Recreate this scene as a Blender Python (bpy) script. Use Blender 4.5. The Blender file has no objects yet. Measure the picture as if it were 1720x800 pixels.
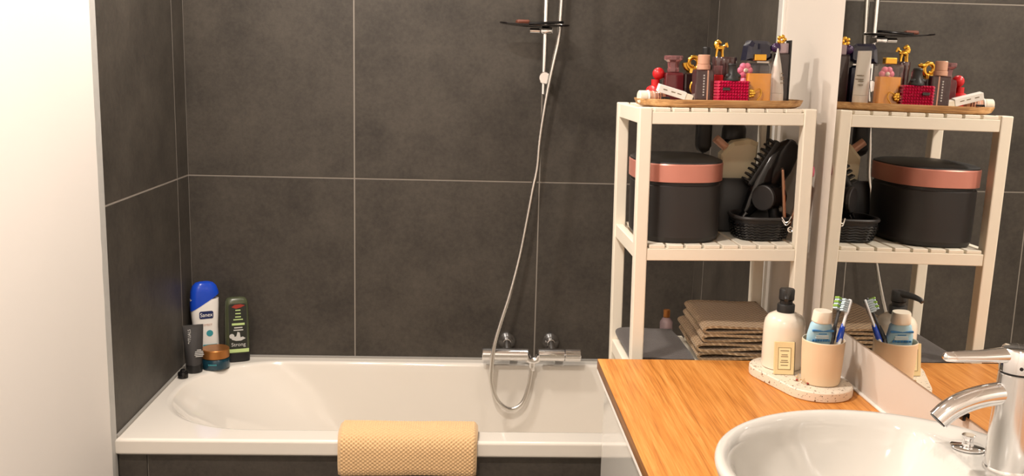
import bpy, bmesh, math, random
from mathutils import Vector, Matrix, noise
from math import sin, cos, pi, radians, sqrt
random.seed(7)
S = bpy.context.scene
COL = S.collection
ZR = 0.55            # height of the bath rim above the floor: coordinates below are measured from the rim

# ------------------------------------------------------------------ camera, light, exposure
cam_d = bpy.data.cameras.new('camera')
cam = bpy.data.objects.new('camera', cam_d); COL.objects.link(cam)
cam_d.sensor_width = 36.0
cam_d.lens = 1634.38 / 1720 * 36.0
cam_d.shift_y = 17.77 / 1720
cam_d.clip_start = 0.05
cam.matrix_world = Matrix(((0.998819, -0.017631, -0.045278, 0.9011),
                           (-0.041339, 0.181369, -0.982546, -3.1568),
                           (0.025535, 0.983257, 0.180426, 0.9603 + ZR),
                           (0, 0, 0, 1)))
S.camera = cam

w = bpy.data.worlds.new('world'); S.world = w; w.use_nodes = True
w.node_tree.nodes['Background'].inputs[0].default_value = (1.0, 0.86, 0.70, 1)
w.node_tree.nodes['Background'].inputs[1].default_value = 0.05

CEIL = 1.85
def ceiling_lamp(x, y, power, size, col=(1.0, 0.91, 0.815)):
    d = bpy.data.lights.new('ceiling_lamp', 'AREA'); d.shape = 'DISK'; d.size = size
    d.energy = power; d.color = col
    o = bpy.data.objects.new('ceiling_lamp', d); COL.objects.link(o)
    o.location = (x, y, CEIL + ZR - 0.012)
ceiling_lamp(0.38, -0.65, 10.5, 0.13)
ceiling_lamp(1.20, -0.50, 3, 0.13)
ceiling_lamp(0.62, -1.75, 15, 0.12)
ceiling_lamp(0.75, -3.25, 11, 0.13)

S.view_settings.view_transform = 'Standard'
S.view_settings.look = 'None'
S.view_settings.gamma = 1.0
S.view_settings.use_curve_mapping = False
S.view_settings.exposure = 0.78
S.cycles.max_bounces = 10
S.cycles.transmission_bounces = 8
S.cycles.glossy_bounces = 6
S.cycles.caustics_reflective = False
S.cycles.caustics_refractive = False
S.cycles.sample_clamp_indirect = 4.0

# ------------------------------------------------------------------ materials
def srgb(r, g, b):
    f = lambda c: (c / 255 / 12.92) if c / 255 <= 0.04045 else ((c / 255 + 0.055) / 1.055) ** 2.4
    return (f(r), f(g), f(b), 1)

def mat(name, col, rough=0.5, metal=0.0, trans=0.0, var=0.06, scale=30, bump=0.0, bscale=200, coat=0.0, ior=1.45, sheen=0.0, sub=0.0, alpha=1.0, vrough=0.0):
    m = bpy.data.materials.new(name); m.use_nodes = True
    nt = m.node_tree; b = nt.nodes['Principled BSDF']
    b.inputs['Roughness'].default_value = rough
    b.inputs['Metallic'].default_value = metal
    b.inputs['Transmission Weight'].default_value = trans
    b.inputs['IOR'].default_value = ior
    b.inputs['Coat Weight'].default_value = coat
    b.inputs['Sheen Weight'].default_value = sheen
    b.inputs['Alpha'].default_value = alpha
    b.inputs['Base Color'].default_value = col
    tc = nt.nodes.new('ShaderNodeTexCoord')
    if var > 0:
        n = nt.nodes.new('ShaderNodeTexNoise'); n.inputs['Scale'].default_value = scale; n.inputs['Detail'].default_value = 4
        nt.links.new(tc.outputs['Object'], n.inputs['Vector'])
        mx = nt.nodes.new('ShaderNodeMix'); mx.data_type = 'RGBA'
        mx.inputs['A'].default_value = tuple(c * (1 - var) for c in col[:3]) + (1,)
        mx.inputs['B'].default_value = tuple(min(1, c * (1 + var)) for c in col[:3]) + (1,)
        nt.links.new(n.outputs['Fac'], mx.inputs['Factor'])
        nt.links.new(mx.outputs['Result'], b.inputs['Base Color'])
        if vrough > 0:
            mr = nt.nodes.new('ShaderNodeMapRange'); mr.inputs['To Min'].default_value = rough - vrough; mr.inputs['To Max'].default_value = rough + vrough
            nt.links.new(n.outputs['Fac'], mr.inputs['Value']); nt.links.new(mr.outputs['Result'], b.inputs['Roughness'])
    if bump > 0:
        n2 = nt.nodes.new('ShaderNodeTexNoise'); n2.inputs['Scale'].default_value = bscale; n2.inputs['Detail'].default_value = 5
        nt.links.new(tc.outputs['Object'], n2.inputs['Vector'])
        bp = nt.nodes.new('ShaderNodeBump'); bp.inputs['Strength'].default_value = bump; bp.inputs['Distance'].default_value = 0.002
        nt.links.new(n2.outputs['Fac'], bp.inputs['Height']); nt.links.new(bp.outputs['Normal'], b.inputs['Normal'])
    return m

def tile_mat():
    m = bpy.data.materials.new('dark_stone_tile'); m.use_nodes = True
    nt = m.node_tree; L = nt.links; b = nt.nodes['Principled BSDF']
    tc = nt.nodes.new('ShaderNodeTexCoord'); oi = nt.nodes.new('ShaderNodeObjectInfo')
    off = nt.nodes.new('ShaderNodeVectorMath'); off.operation = 'MULTIPLY_ADD'
    L.new(oi.outputs['Random'], off.inputs[0]); off.inputs[1].default_value = (17, 31, 11)
    L.new(tc.outputs['Object'], off.inputs[2])
    n1 = nt.nodes.new('ShaderNodeTexNoise'); n1.inputs['Scale'].default_value = 6; n1.inputs['Detail'].default_value = 9; n1.inputs['Roughness'].default_value = 0.68
    n2 = nt.nodes.new('ShaderNodeTexNoise'); n2.inputs['Scale'].default_value = 75; n2.inputs['Detail'].default_value = 5; n2.inputs['Roughness'].default_value = 0.7
    for n in (n1, n2): L.new(off.outputs[0], n.inputs['Vector'])
    add = nt.nodes.new('ShaderNodeMath'); add.operation = 'MULTIPLY_ADD'; add.inputs[1].default_value = 0.55
    L.new(n2.outputs['Fac'], add.inputs[0]); L.new(n1.outputs['Fac'], add.inputs[2])
    r = nt.nodes.new('ShaderNodeValToRGB')
    r.color_ramp.elements[0].position = 0.50; r.color_ramp.elements[0].color = srgb(53, 49, 45)
    r.color_ramp.elements[1].position = 1.02; r.color_ramp.elements[1].color = srgb(80, 74, 67)
    L.new(add.outputs[0], r.inputs['Fac']); L.new(r.outputs['Color'], b.inputs['Base Color'])
    b.inputs['Roughness'].default_value = 0.50
    b.inputs['Specular IOR Level'].default_value = 0.25
    bp = nt.nodes.new('ShaderNodeBump'); bp.inputs['Strength'].default_value = 0.12; bp.inputs['Distance'].default_value = 0.002
    L.new(n2.outputs['Fac'], bp.inputs['Height']); L.new(bp.outputs['Normal'], b.inputs['Normal'])
    return m

def bamboo_mat(name, light, mid, dark, stretch=(60, 1.6, 60), strips=True):
    m = bpy.data.materials.new(name); m.use_nodes = True
    nt = m.node_tree; L = nt.links; b = nt.nodes['Principled BSDF']
    tc = nt.nodes.new('ShaderNodeTexCoord'); mp = nt.nodes.new('ShaderNodeMapping'); mp.inputs['Scale'].default_value = stretch
    L.new(tc.outputs['Object'], mp.inputs['Vector'])
    n = nt.nodes.new('ShaderNodeTexNoise'); n.inputs['Scale'].default_value = 1.6; n.inputs['Detail'].default_value = 6; n.inputs['Roughness'].default_value = 0.62
    L.new(mp.outputs[0], n.inputs['Vector'])
    mp2 = nt.nodes.new('ShaderNodeMapping'); mp2.inputs['Scale'].default_value = tuple(s * 4.5 for s in stretch)
    L.new(tc.outputs['Object'], mp2.inputs['Vector'])
    n2 = nt.nodes.new('ShaderNodeTexNoise'); n2.inputs['Scale'].default_value = 1.5; n2.inputs['Detail'].default_value = 4
    L.new(mp2.outputs[0], n2.inputs['Vector'])
    ad = nt.nodes.new('ShaderNodeMath'); ad.operation = 'MULTIPLY_ADD'; ad.inputs[1].default_value = 0.55
    L.new(n2.outputs['Fac'], ad.inputs[0]); L.new(n.outputs['Fac'], ad.inputs[2])
    r = nt.nodes.new('ShaderNodeValToRGB'); e = r.color_ramp.elements
    e[0].position = 0.52; e[0].color = dark; e[1].position = 0.98; e[1].color = light
    k = e.new(0.76); k.color = mid
    L.new(ad.outputs[0], r.inputs['Fac'])
    if strips:   # darker growth-ring marks of the bamboo strips
        v = nt.nodes.new('ShaderNodeTexVoronoi'); v.inputs['Scale'].default_value = 1.0
        mp3 = nt.nodes.new('ShaderNodeMapping'); mp3.inputs['Scale'].default_value = (46, 9, 46)
        L.new(tc.outputs['Object'], mp3.inputs['Vector']); L.new(mp3.outputs[0], v.inputs['Vector'])
        lt = nt.nodes.new('ShaderNodeMapRange'); lt.inputs['From Min'].default_value = 0.0; lt.inputs['From Max'].default_value = 0.16; lt.inputs['To Min'].default_value = 0.5; lt.inputs['To Max'].default_value = 0.0
        L.new(v.outputs['Distance'], lt.inputs['Value'])
        mx = nt.nodes.new('ShaderNodeMix'); mx.data_type = 'RGBA'
        L.new(lt.outputs[0], mx.inputs['Factor']); L.new(r.outputs['Color'], mx.inputs['A']); mx.inputs['B'].default_value = dark
        L.new(mx.outputs['Result'], b.inputs['Base Color'])
    else:
        L.new(r.outputs['Color'], b.inputs['Base Color'])
    b.inputs['Roughness'].default_value = 0.42
    return m

def knit_mat(name, a, bcol, scale=260):
    m = bpy.data.materials.new(name); m.use_nodes = True
    nt = m.node_tree; L = nt.links; b = nt.nodes['Principled BSDF']
    tc = nt.nodes.new('ShaderNodeTexCoord')
    w1 = nt.nodes.new('ShaderNodeTexWave'); w1.wave_type = 'BANDS'; w1.bands_direction = 'DIAGONAL'; w1.inputs['Scale'].default_value = scale / 6; w1.inputs['Distortion'].default_value = 0.6
    L.new(tc.outputs['Object'], w1.inputs['Vector'])
    mp = nt.nodes.new('ShaderNodeMapping'); mp.inputs['Rotation'].default_value = (0, 0, radians(90)); L.new(tc.outputs['Object'], mp.inputs['Vector'])
    w2 = nt.nodes.new('ShaderNodeTexWave'); w2.wave_type = 'BANDS'; w2.bands_direction = 'DIAGONAL'; w2.inputs['Scale'].default_value = scale / 6; w2.inputs['Distortion'].default_value = 0.6
    L.new(mp.outputs[0], w2.inputs['Vector'])
    mu = nt.nodes.new('ShaderNodeMath'); mu.operation = 'MULTIPLY'; L.new(w1.outputs['Fac'], mu.inputs[0]); L.new(w2.outputs['Fac'], mu.inputs[1])
    mx = nt.nodes.new('ShaderNodeMix'); mx.data_type = 'RGBA'; mx.inputs['A'].default_value = bcol; mx.inputs['B'].default_value = a
    L.new(mu.outputs[0], mx.inputs['Factor']); L.new(mx.outputs['Result'], b.inputs['Base Color'])
    bp = nt.nodes.new('ShaderNodeBump'); bp.inputs['Strength'].default_value = 0.7; bp.inputs['Distance'].default_value = 0.003
    L.new(mu.outputs[0], bp.inputs['Height']); L.new(bp.outputs['Normal'], b.inputs['Normal'])
    b.inputs['Roughness'].default_value = 0.95; b.inputs['Sheen Weight'].default_value = 0.2
    return m

def speckle_mat(name, base, specks, scale=160):
    m = bpy.data.materials.new(name); m.use_nodes = True
    nt = m.node_tree; L = nt.links; b = nt.nodes['Principled BSDF']
    tc = nt.nodes.new('ShaderNodeTexCoord')
    last = None
    for i, (c, th, sc) in enumerate(specks):
        n = nt.nodes.new('ShaderNodeTexNoise'); n.inputs['Scale'].default_value = sc; n.inputs['Detail'].default_value = 2
        mp = nt.nodes.new('ShaderNodeMapping'); mp.inputs['Location'].default_value = (i * 3.1, i * 1.7, i)
        L.new(tc.outputs['Object'], mp.inputs['Vector']); L.new(mp.outputs[0], n.inputs['Vector'])
        g = nt.nodes.new('ShaderNodeMath'); g.operation = 'GREATER_THAN'; g.inputs[1].default_value = th; L.new(n.outputs['Fac'], g.inputs[0])
        mx = nt.nodes.new('ShaderNodeMix'); mx.data_type = 'RGBA'
        if last is None: mx.inputs['A'].default_value = base
        else: L.new(last, mx.inputs['A'])
        mx.inputs['B'].default_value = c; L.new(g.outputs[0], mx.inputs['Factor']); last = mx.outputs['Result']
    L.new(last, b.inputs['Base Color']); b.inputs['Roughness'].default_value = 0.5
    return m

M = {}
M['tile'] = tile_mat()
M['grout'] = mat('grey_grout', srgb(142, 134, 125), 0.9, bump=0.2, bscale=500)
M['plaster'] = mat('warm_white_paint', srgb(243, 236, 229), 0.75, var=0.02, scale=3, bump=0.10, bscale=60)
M['plaster_shaded'] = mat('shaded_white_paint', srgb(205, 196, 186), 0.6, var=0.02, scale=3, bump=0.08, bscale=60)  # same white paint; the right wall's shade is put into its colour
M['trimgrey'] = mat('grey_white_sealant', srgb(190, 187, 182), 0.55, var=0.10, scale=40, bump=0.2, bscale=90)
M['trimwhite'] = mat('white_trim', srgb(232, 228, 222), 0.4, var=0.02)
M['silicone'] = mat('grey_silicone', srgb(150, 146, 140), 0.5, var=0.05)
M['floor'] = mat('floor_stone', srgb(105, 100, 95), 0.5, var=0.1, scale=8)
M['acrylic'] = mat('white_acrylic', srgb(231, 224, 214), 0.12, var=0.01, scale=3, coat=0.4)
M['ceramic'] = mat('white_ceramic', srgb(214, 210, 203), 0.08, var=0.01, scale=3, coat=0.5)
M['gloss'] = mat('white_gloss_lacquer', srgb(226, 223, 216), 0.06, var=0.01, coat=0.6)
M['chrome'] = mat('chrome', (0.86, 0.86, 0.87, 1), 0.06, metal=1, var=0.01)
M['chromesoft'] = mat('satin_chrome', (0.80, 0.80, 0.80, 1), 0.20, metal=1, var=0.01)
M['hose'] = mat('brushed_metal_hose', (0.72, 0.70, 0.67, 1), 0.28, metal=1, var=0.03)
M['mirror'] = mat('mirror_silver', (0.84, 0.84, 0.82, 1), 0.0, metal=1, var=0)
M['mirroredge'] = mat('mirror_edge', srgb(70, 66, 60), 0.3, var=0.02)
M['shelf'] = mat('white_painted_wood', srgb(238, 229, 212), 0.45, var=0.02, scale=12, bump=0.05, bscale=40)
M['bamboo'] = bamboo_mat('bamboo_worktop', srgb(224, 158, 84), srgb(204, 132, 58), srgb(158, 92, 32))
M['bambooedge'] = bamboo_mat('bamboo_edge', srgb(150, 98, 46), srgb(122, 76, 34), srgb(88, 52, 22), strips=False)
M['traywood'] = bamboo_mat('pale_tray_wood', srgb(218, 178, 126), srgb(190, 144, 92), srgb(128, 86, 50), stretch=(3, 40, 60), strips=False)
M['black'] = mat('matte_black', srgb(28, 27, 27), 0.45, var=0.05)
M['blackgloss'] = mat('gloss_black', srgb(20, 19, 20), 0.15, var=0.02)
M['charcoal'] = mat('charcoal_box', srgb(38, 35, 34), 0.5, var=0.04)
M['rose'] = mat('rose_gold_band', srgb(205, 136, 120), 0.35, metal=0.25, var=0.03)
M['rosecap'] = mat('rose_gold_cap', srgb(206, 158, 134), 0.35, metal=0.2, var=0.03)
M['gold'] = mat('gold', srgb(222, 172, 72), 0.18, metal=1, var=0.05)
M['copper'] = mat('copper_lid', srgb(176, 116, 62), 0.35, metal=0.7, var=0.05)
M['mat'] = mat('tan_cotton', srgb(216, 180, 134), 0.95, var=0.08, scale=160, sheen=0.3)
M['towel'] = knit_mat('beige_waffle_cotton', srgb(206, 178, 142), srgb(150, 122, 90))
M['greytowel'] = mat('dark_grey_terry', srgb(74, 68, 66), 0.98, var=0.18, scale=120, bump=0.8, bscale=380, sheen=0.2)
M['terrazzo'] = speckle_mat('terrazzo', srgb(226, 214, 196), [(srgb(120, 92, 66), 0.665, 130), (srgb(160, 150, 140), 0.68, 190), (srgb(70, 58, 48), 0.70, 230)])
M['cream'] = mat('cream_glaze', srgb(233, 221, 204), 0.22, var=0.03, scale=20, coat=0.3)
M['sand'] = mat('sand_ceramic', srgb(224, 200, 168), 0.6, var=0.03, scale=25)
M['card'] = mat('pale_yellow_card', srgb(228, 208, 160), 0.7, var=0.04, scale=300)
M['cardlight'] = mat('light_card', srgb(240, 226, 180), 0.7, var=0.02)
M['ink'] = mat('grey_ink', srgb(120, 104, 78), 0.7, var=0.02)
M['white'] = mat('white_plastic', srgb(240, 236, 230), 0.35, var=0.01)
M['offwhite'] = mat('cream_plastic', srgb(238, 228, 210), 0.4, var=0.01)
M['bluecap'] = mat('royal_blue_plastic', srgb(22, 70, 190), 0.22, var=0.03)
M['navy'] = mat('navy_print', srgb(20, 36, 84), 0.4, var=0.02)
M['teal'] = mat('teal_print', srgb(60, 150, 160), 0.4, var=0.02)
M['tealglass'] = mat('deep_teal_glass', srgb(24, 58, 72), 0.12, var=0.04, coat=0.5)
M['darktube'] = mat('dark_grey_tube', srgb(58, 56, 56), 0.42, var=0.03)
M['lightprint'] = mat('light_grey_print', srgb(200, 198, 194), 0.5, var=0.01)
M['pinkprint'] = mat('dull_red_print', srgb(190, 130, 110), 0.5, var=0.01)
M['smoke'] = mat('olive_translucent_plastic', srgb(92, 98, 72), 0.25, trans=0.35, var=0.05)
M['blacklabel'] = mat('black_label', srgb(38, 40, 34), 0.45, var=0.03)
M['greenband'] = mat('pale_green_print', srgb(188, 210, 140), 0.5, var=0.02)
M['redprint'] = mat('red_print', srgb(150, 50, 38), 0.5, var=0.02)
def thin_glass(name, tint, gl=0.25):
    m = bpy.data.materials.new(name); m.use_nodes = True; nt = m.node_tree; nt.nodes.remove(nt.nodes['Principled BSDF'])
    t = nt.nodes.new('ShaderNodeBsdfTransparent'); t.inputs['Color'].default_value = tint
    g = nt.nodes.new('ShaderNodeBsdfGlossy'); g.inputs['Roughness'].default_value = 0.04
    f = nt.nodes.new('ShaderNodeLayerWeight'); f.inputs['Blend'].default_value = 0.12
    mr = nt.nodes.new('ShaderNodeMapRange'); mr.inputs['To Min'].default_value = gl * 0.08; mr.inputs['To Max'].default_value = 0.6; nt.links.new(f.outputs['Facing'], mr.inputs['Value'])
    mx = nt.nodes.new('ShaderNodeMixShader'); nt.links.new(mr.outputs[0], mx.inputs[0]); nt.links.new(t.outputs[0], mx.inputs[1]); nt.links.new(g.outputs[0], mx.inputs[2])
    nt.links.new(mx.outputs[0], nt.nodes['Material Output'].inputs['Surface']); return m
M['glass'] = thin_glass('clear_glass', (0.93, 0.90, 0.88, 1), 0.6)
M['amber'] = mat('amber_perfume', srgb(250, 160, 44), 0.1, var=0.22, scale=70, coat=0.4)
M['brownglass'] = mat('plum_brown_glass', srgb(84, 58, 58), 0.10, trans=0.35, var=0.02, coat=0.4)
M['maroon'] = mat('maroon_glass', srgb(104, 36, 42), 0.14, trans=0.2, var=0.04, coat=0.4)
M['crystal'] = mat('rose_crystal', srgb(190, 130, 132), 0.06, trans=0.7, var=0.05)
M['red'] = mat('red_lacquer', srgb(198, 28, 34), 0.35, var=0.03)
M['crimson'] = mat('crimson_glass', srgb(204, 24, 74), 0.10, trans=0.15, var=0.05, coat=0.5)
M['pink'] = mat('pink_plastic', srgb(232, 120, 150), 0.35, var=0.05)
M['navyglass'] = mat('midnight_glass', srgb(24, 26, 46), 0.08, var=0.03, coat=0.5)
M['violet'] = mat('dark_violet', srgb(56, 34, 70), 0.2, var=0.03)
M['mauve'] = mat('mauve_glass', srgb(196, 170, 176), 0.1, trans=0.5, var=0.03)
M['darkbrown'] = mat('dark_brown_glass', srgb(40, 26, 26), 0.1, var=0.02, coat=0.4)
M['bone'] = mat('warm_beige_plastic', srgb(206, 192, 160), 0.4, var=0.02)
M['bronze'] = mat('bronze_foil', srgb(150, 110, 86), 0.3, metal=0.6, var=0.1)
M['silver'] = mat('silver_metal', (0.75, 0.73, 0.70, 1), 0.2, metal=1, var=0.02)
M['orange'] = speckle_mat('orange_brown_print', srgb(190, 96, 40), [(srgb(96, 34, 24), 0.55, 90), (srgb(228, 170, 90), 0.62, 60)])
M['paste'] = mat('sky_blue_tube', srgb(168, 208, 226), 0.3, var=0.12, scale=40)
M['pasteblue'] = mat('mid_blue_print', srgb(60, 126, 184), 0.4, var=0.02)
M['bristle'] = mat('pale_blue_bristles', srgb(200, 218, 226), 0.7, var=0.05)
M['handle'] = mat('brush_handle_white', srgb(226, 226, 226), 0.3, var=0.01)
M['lime'] = mat('lime_bristles', srgb(150, 190, 80), 0.6, var=0.05)
M['straw'] = mat('dried_flower', srgb(196, 168, 130), 0.9, var=0.15, scale=200)
M['soapbrown'] = mat('brown_soap', srgb(110, 62, 46), 0.5, var=0.06)
M['smokeplate'] = mat('smoked_acrylic', srgb(34, 30, 30), 0.12, var=0.02, coat=0.4)

# ------------------------------------------------------------------ mesh helpers
def link(name, me, m, parent=None, loc=(0, 0, 0), smooth=False, rot=(0, 0, 0)):
    o = bpy.data.objects.new(name, me); COL.objects.link(o)
    if m is not None and not me.materials: me.materials.append(M[m])
    if parent is not None:
        o.parent = parent; o.location = loc
    else:
        o.location = (loc[0], loc[1], loc[2] + ZR)
    o.rotation_euler = rot
    return o

def obj(name, bm, m, parent=None, loc=(0, 0, 0), smooth=True, rot=(0, 0, 0), sharp=35):
    bmesh.ops.recalc_face_normals(bm, faces=bm.faces[:])
    if smooth:
        for f in bm.faces: f.smooth = True
        lim = radians(sharp)
        for e in bm.edges:
            if len(e.link_faces) == 2:
                an = e.calc_face_angle(0)
                if an > lim: e.smooth = False
                elif an > 0.30 and sharp < 40:      # keep large flat faces flat beside a narrow bevel
                    a, b = e.link_faces[0].calc_area(), e.link_faces[1].calc_area()
                    if max(a, b) > 8 * min(a, b): e.smooth = False
    me = bpy.data.meshes.new(name); bm.to_mesh(me); bm.free()
    return link(name, me, m, parent, loc, smooth, rot)

def tag(o, label, cat, group=None, kind=None):
    if label: o['label'] = label
    if cat: o['category'] = cat
    if group: o['group'] = group
    if kind: o['kind'] = kind
    return o

def thing(name, label, cat, loc, rotz=0, group=None, rot=None):
    o = bpy.data.objects.new(name, None); COL.objects.link(o); o.empty_display_size = 0.02
    o.location = (loc[0], loc[1], loc[2] + ZR); o.rotation_euler = rot or (0, 0, rotz)
    return tag(o, label, cat, group)

def NB(): return bmesh.new()

def box(bm, x0, x1, y0, y1, z0, z1, bev=0.0, seg=2, mtx=None):
    r = bmesh.ops.create_cube(bm, size=1)
    mm = Matrix.Translation(((x0 + x1) / 2, (y0 + y1) / 2, (z0 + z1) / 2)) @ Matrix.Diagonal((x1 - x0, y1 - y0, z1 - z0, 1))
    bmesh.ops.transform(bm, matrix=mm, verts=r['verts'])
    vs = r['verts']
    if bev > 0:
        es = list({e for v in vs for e in v.link_edges})
        rr = bmesh.ops.bevel(bm, geom=es, offset=bev, segments=seg, affect='EDGES', profile=0.5)
        vs = list({v for f in rr['faces'] for v in f.verts} | {v for v in vs if v.is_valid})
    if mtx is not None: bmesh.ops.transform(bm, matrix=mtx, verts=vs)
    return bm

def BX(*a, **k): return box(NB(), *a, **k)

def loft(bm, rings, c0=True, c1=True, closed=True):
    V = [[bm.verts.new(p) for p in r] for r in rings]
    n = len(V[0])
    for a, b in zip(V[:-1], V[1:]):
        for i in range(n if closed else n - 1):
            j = (i + 1) % n
            try: bm.faces.new((a[i], a[j], b[j], b[i]))
            except ValueError: pass
    if c0: bm.faces.new(list(reversed(V[0])))
    if c1: bm.faces.new(V[-1])
    return V

def ring(cx, cy, z, a, b=None, n=2.0, N=32, rot=0.0):
    b = a if b is None else b
    out = []
    for i in range(N):
        t = 2 * pi * i / N
        c, s = cos(t), sin(t)
        x = a * math.copysign(abs(c) ** (2 / n), c); y = b * math.copysign(abs(s) ** (2 / n), s)
        out.append((cx + x * cos(rot) - y * sin(rot), cy + x * sin(rot) + y * cos(rot), z))
    return out

def lathe(bm, prof, N=32, cx=0, cy=0, c0=True, c1=True, n=2.0, ratio=1.0):
    loft(bm, [ring(cx, cy, z, r, r * ratio, n, N) for r, z in prof], c0, c1); return bm

def LT(prof, N=32, **k): return lathe(NB(), prof, N, **k)

def cr(pts, k=8):
    P = [Vector(p) for p in pts]; P = [P[0] * 2 - P[1]] + P + [P[-1] * 2 - P[-2]]
    out = []
    for i in range(1, len(P) - 2):
        for j in range(k):
            t = j / k; a, b, c, d = P[i - 1:i + 3]
            out.append(0.5 * ((2 * b) + (c - a) * t + (2 * a - 5 * b + 4 * c - d) * t * t + (3 * b - a - 3 * c + d) * t ** 3))
    out.append(P[-2]); return out

def tube(bm, pts, r, N=12, cap=True):
    P = [Vector(p) for p in pts]; rs = r if isinstance(r, (list, tuple)) else [r] * len(P)
    rings = []; up = None
    for i, p in enumerate(P):
        t = (P[min(i + 1, len(P) - 1)] - P[max(i - 1, 0)]).normalized()
        if up is None: up = t.orthogonal().normalized()
        else: up = (up - t * up.dot(t)).normalized()
        sd = t.cross(up)
        rings.append([p + (up * cos(2 * pi * k / N) + sd * sin(2 * pi * k / N)) * rs[i] for k in range(N)])
    loft(bm, rings, cap, cap); return bm

def TB(pts, r, N=12): return tube(NB(), pts, r, N)

def extrude(outline, h, axis='y', bev=0.0):
    """outline of (u,v): axis y -> x,z outline pushed along +y by h; axis z -> x,y outline; axis x -> y,z outline"""
    bm = NB()
    f = {'y': lambda u, v, d: (u, d, v), 'z': lambda u, v, d: (u, v, d), 'x': lambda u, v, d: (d, u, v)}[axis]
    loft(bm, [[f(u, v, 0) for u, v in outline], [f(u, v, h) for u, v in outline]])
    if bev > 0:
        bmesh.ops.bevel(bm, geom=bm.edges[:], offset=bev, segments=2, affect='EDGES')
    return bm

def rrect(x0, x1, y0, y1, r, k=6):
    out = []
    for cx, cy, a in ((x1 - r, y1 - r, 0), (x0 + r, y1 - r, 90), (x0 + r, y0 + r, 180), (x1 - r, y0 + r, 270)):
        for i in range(k + 1):
            t = radians(a + 90 * i / k); out.append((cx + r * cos(t), cy + r * sin(t)))
    return out

def sphere(bm, c, r, sx=1, sy=1, sz=1, u=20, v=12):
    q = bmesh.ops.create_uvsphere(bm, u_segments=u, v_segments=v, radius=r)
    bmesh.ops.transform(bm, matrix=Matrix.Translation(c) @ Matrix.Diagonal((sx, sy, sz, 1)), verts=q['verts']); return bm

def text(s, size, m, parent, loc, rot, name='lettering', ext=0.0002, sx=1.0, align='CENTER'):
    c = bpy.data.curves.new('lettering', 'FONT'); c.body = s; c.size = size; c.extrude = ext; c.align_x = align; c.align_y = 'CENTER'
    t = bpy.data.objects.new('lettering_source', c); COL.objects.link(t)
    dg = bpy.context.evaluated_depsgraph_get(); me = bpy.data.meshes.new_from_object(t.evaluated_get(dg))
    bpy.data.objects.remove(t); bpy.data.curves.remove(c)
    me.name = name; me.materials.clear()
    o = link(name, me, m, parent, loc, False, rot); o.scale = (sx, 1, 1)
    return o

def struct(name, bm, m, parent=None, loc=(0, 0, 0), smooth=False):
    o = obj(name, bm, m, parent, loc, smooth)
    if parent is None: o['kind'] = 'structure'
    return o

# ------------------------------------------------------------------ the room
W = 1.6563
FL, YF = -0.55, -3.75                     # floor height, wall behind the photographer
d_t = 0.7285                              # depth of the tiled alcove
TT = 0.0030                                # tiles stand this far proud of the grout bed
struct('floor', BX(-0.12, W + 0.12, YF - 0.12, 0.12, FL - 0.1, FL), 'floor')
struct('ceiling', BX(-0.12, W + 0.12, YF - 0.12, 0.12, CEIL, CEIL + 0.1), 'plaster')
wb = struct('wall_back', BX(-0.12, W + 0.12, TT - 0.0015, 0.12, FL, CEIL), 'grout')
wl = struct('wall_left', BX(-0.12, -0.0005, YF, 0, FL, CEIL), 'grout')
wr = struct('wall_right', BX(W + 0.0005, W + 0.12, YF, 0, FL, CEIL), 'grout')
struct('wall_front', BX(-0.12, W + 0.12, YF - 0.12, YF, FL, CEIL), 'plaster')

J = 0.0022                                # half a joint
rows = [(-0.55, 0.0024), (0.0024, 0.6024), (0.6024, 1.2024 + 0.006), (1.2084, 1.80), (1.80, 1.85)]
cols = [(0.0, 0.5302), (0.5302, 1.1302), (1.1302, W)]
def tile(parent, kind, a0, a1, z0, z1):
    e0, e1 = a0 + J, a1 - J
    if kind == 'back': bm = BX(e0 if a0 > 0 else 0.0005, e1 if a1 < W else W - 0.0005, 0, TT, z0 + J, z1 - J, 0.0008, 1)
    elif kind == 'left': bm = BX(-TT, 0, e0, e1, z0 + J, z1 - J, 0.0008, 1)
    else: bm = BX(W, W + TT, e0, e1, z0 + J, z1 - J, 0.0008, 1)
    obj('tile', bm, 'tile', parent, smooth=False)
for z0, z1 in rows:
    for a0, a1 in cols: tile(wb, 'back', a0, a1, z0, z1)
    for a0, a1 in ((-0.118, J - 0.0006), (-d_t, -0.118)): tile(wl, 'left', a0, a1, z0, z1)
    for a0, a1 in ((-0.123, J - 0.0006), (-d_t, -0.123)): tile(wr, 'right', a0, a1, z0, z1)
# painted plaster in front of the alcove; its left edge towards the sealant strip is hand-finished
def plaster(side):
    bm = NB(); pts = []
    n = 60
    for i in range(n + 1):
        z = FL + (CEIL - FL) * i / n
        j = (noise.noise(Vector((i * 0.9, side * 5, 0))) * 0.003) if side < 0 else 0
        pts.append((-d_t - 0.040 + j, z))
    ol = [(YF, FL)] + pts + [(YF, CEIL)]
    if side < 0: loft(bm, [[(-TT + 0.001, y, z) for y, z in ol], [(0.003, y, z) for y, z in ol]])
    else: loft(bm, [[(W + TT - 0.001, y, z) for y, z in ol], [(W - 0.0005, y, z) for y, z in ol]])
    return bm
obj('paint_layer', plaster(-1), 'plaster', wl, smooth=False)
obj('paint_layer', plaster(1), 'plaster_shaded', wr, smooth=False)
struct('trim_1', BX(-TT + 0.001, 0.0025, -d_t - 0.042, -d_t - 0.001, FL, CEIL, 0.001), 'trimgrey')
t2 = struct('trim_2', BX(W - 0.004, W + TT, -d_t - 0.044, -d_t - 0.001, FL, CEIL, 0.001), 'trimgrey')
obj('bead', BX(W - 0.008, W + TT, -d_t - 0.052, -d_t - 0.042, FL, CEIL, 0.002), 'trimwhite', t2)
# sealant where the bath meets the tiles
struct('trim_3', BX(0, W, -0.008, 0.002, -0.004, 0.006, 0.002), 'silicone')
struct('trim_4', BX(-0.001, 0.007, -d_t, -0.006, -0.004, 0.006, 0.002), 'silicone')
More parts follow.
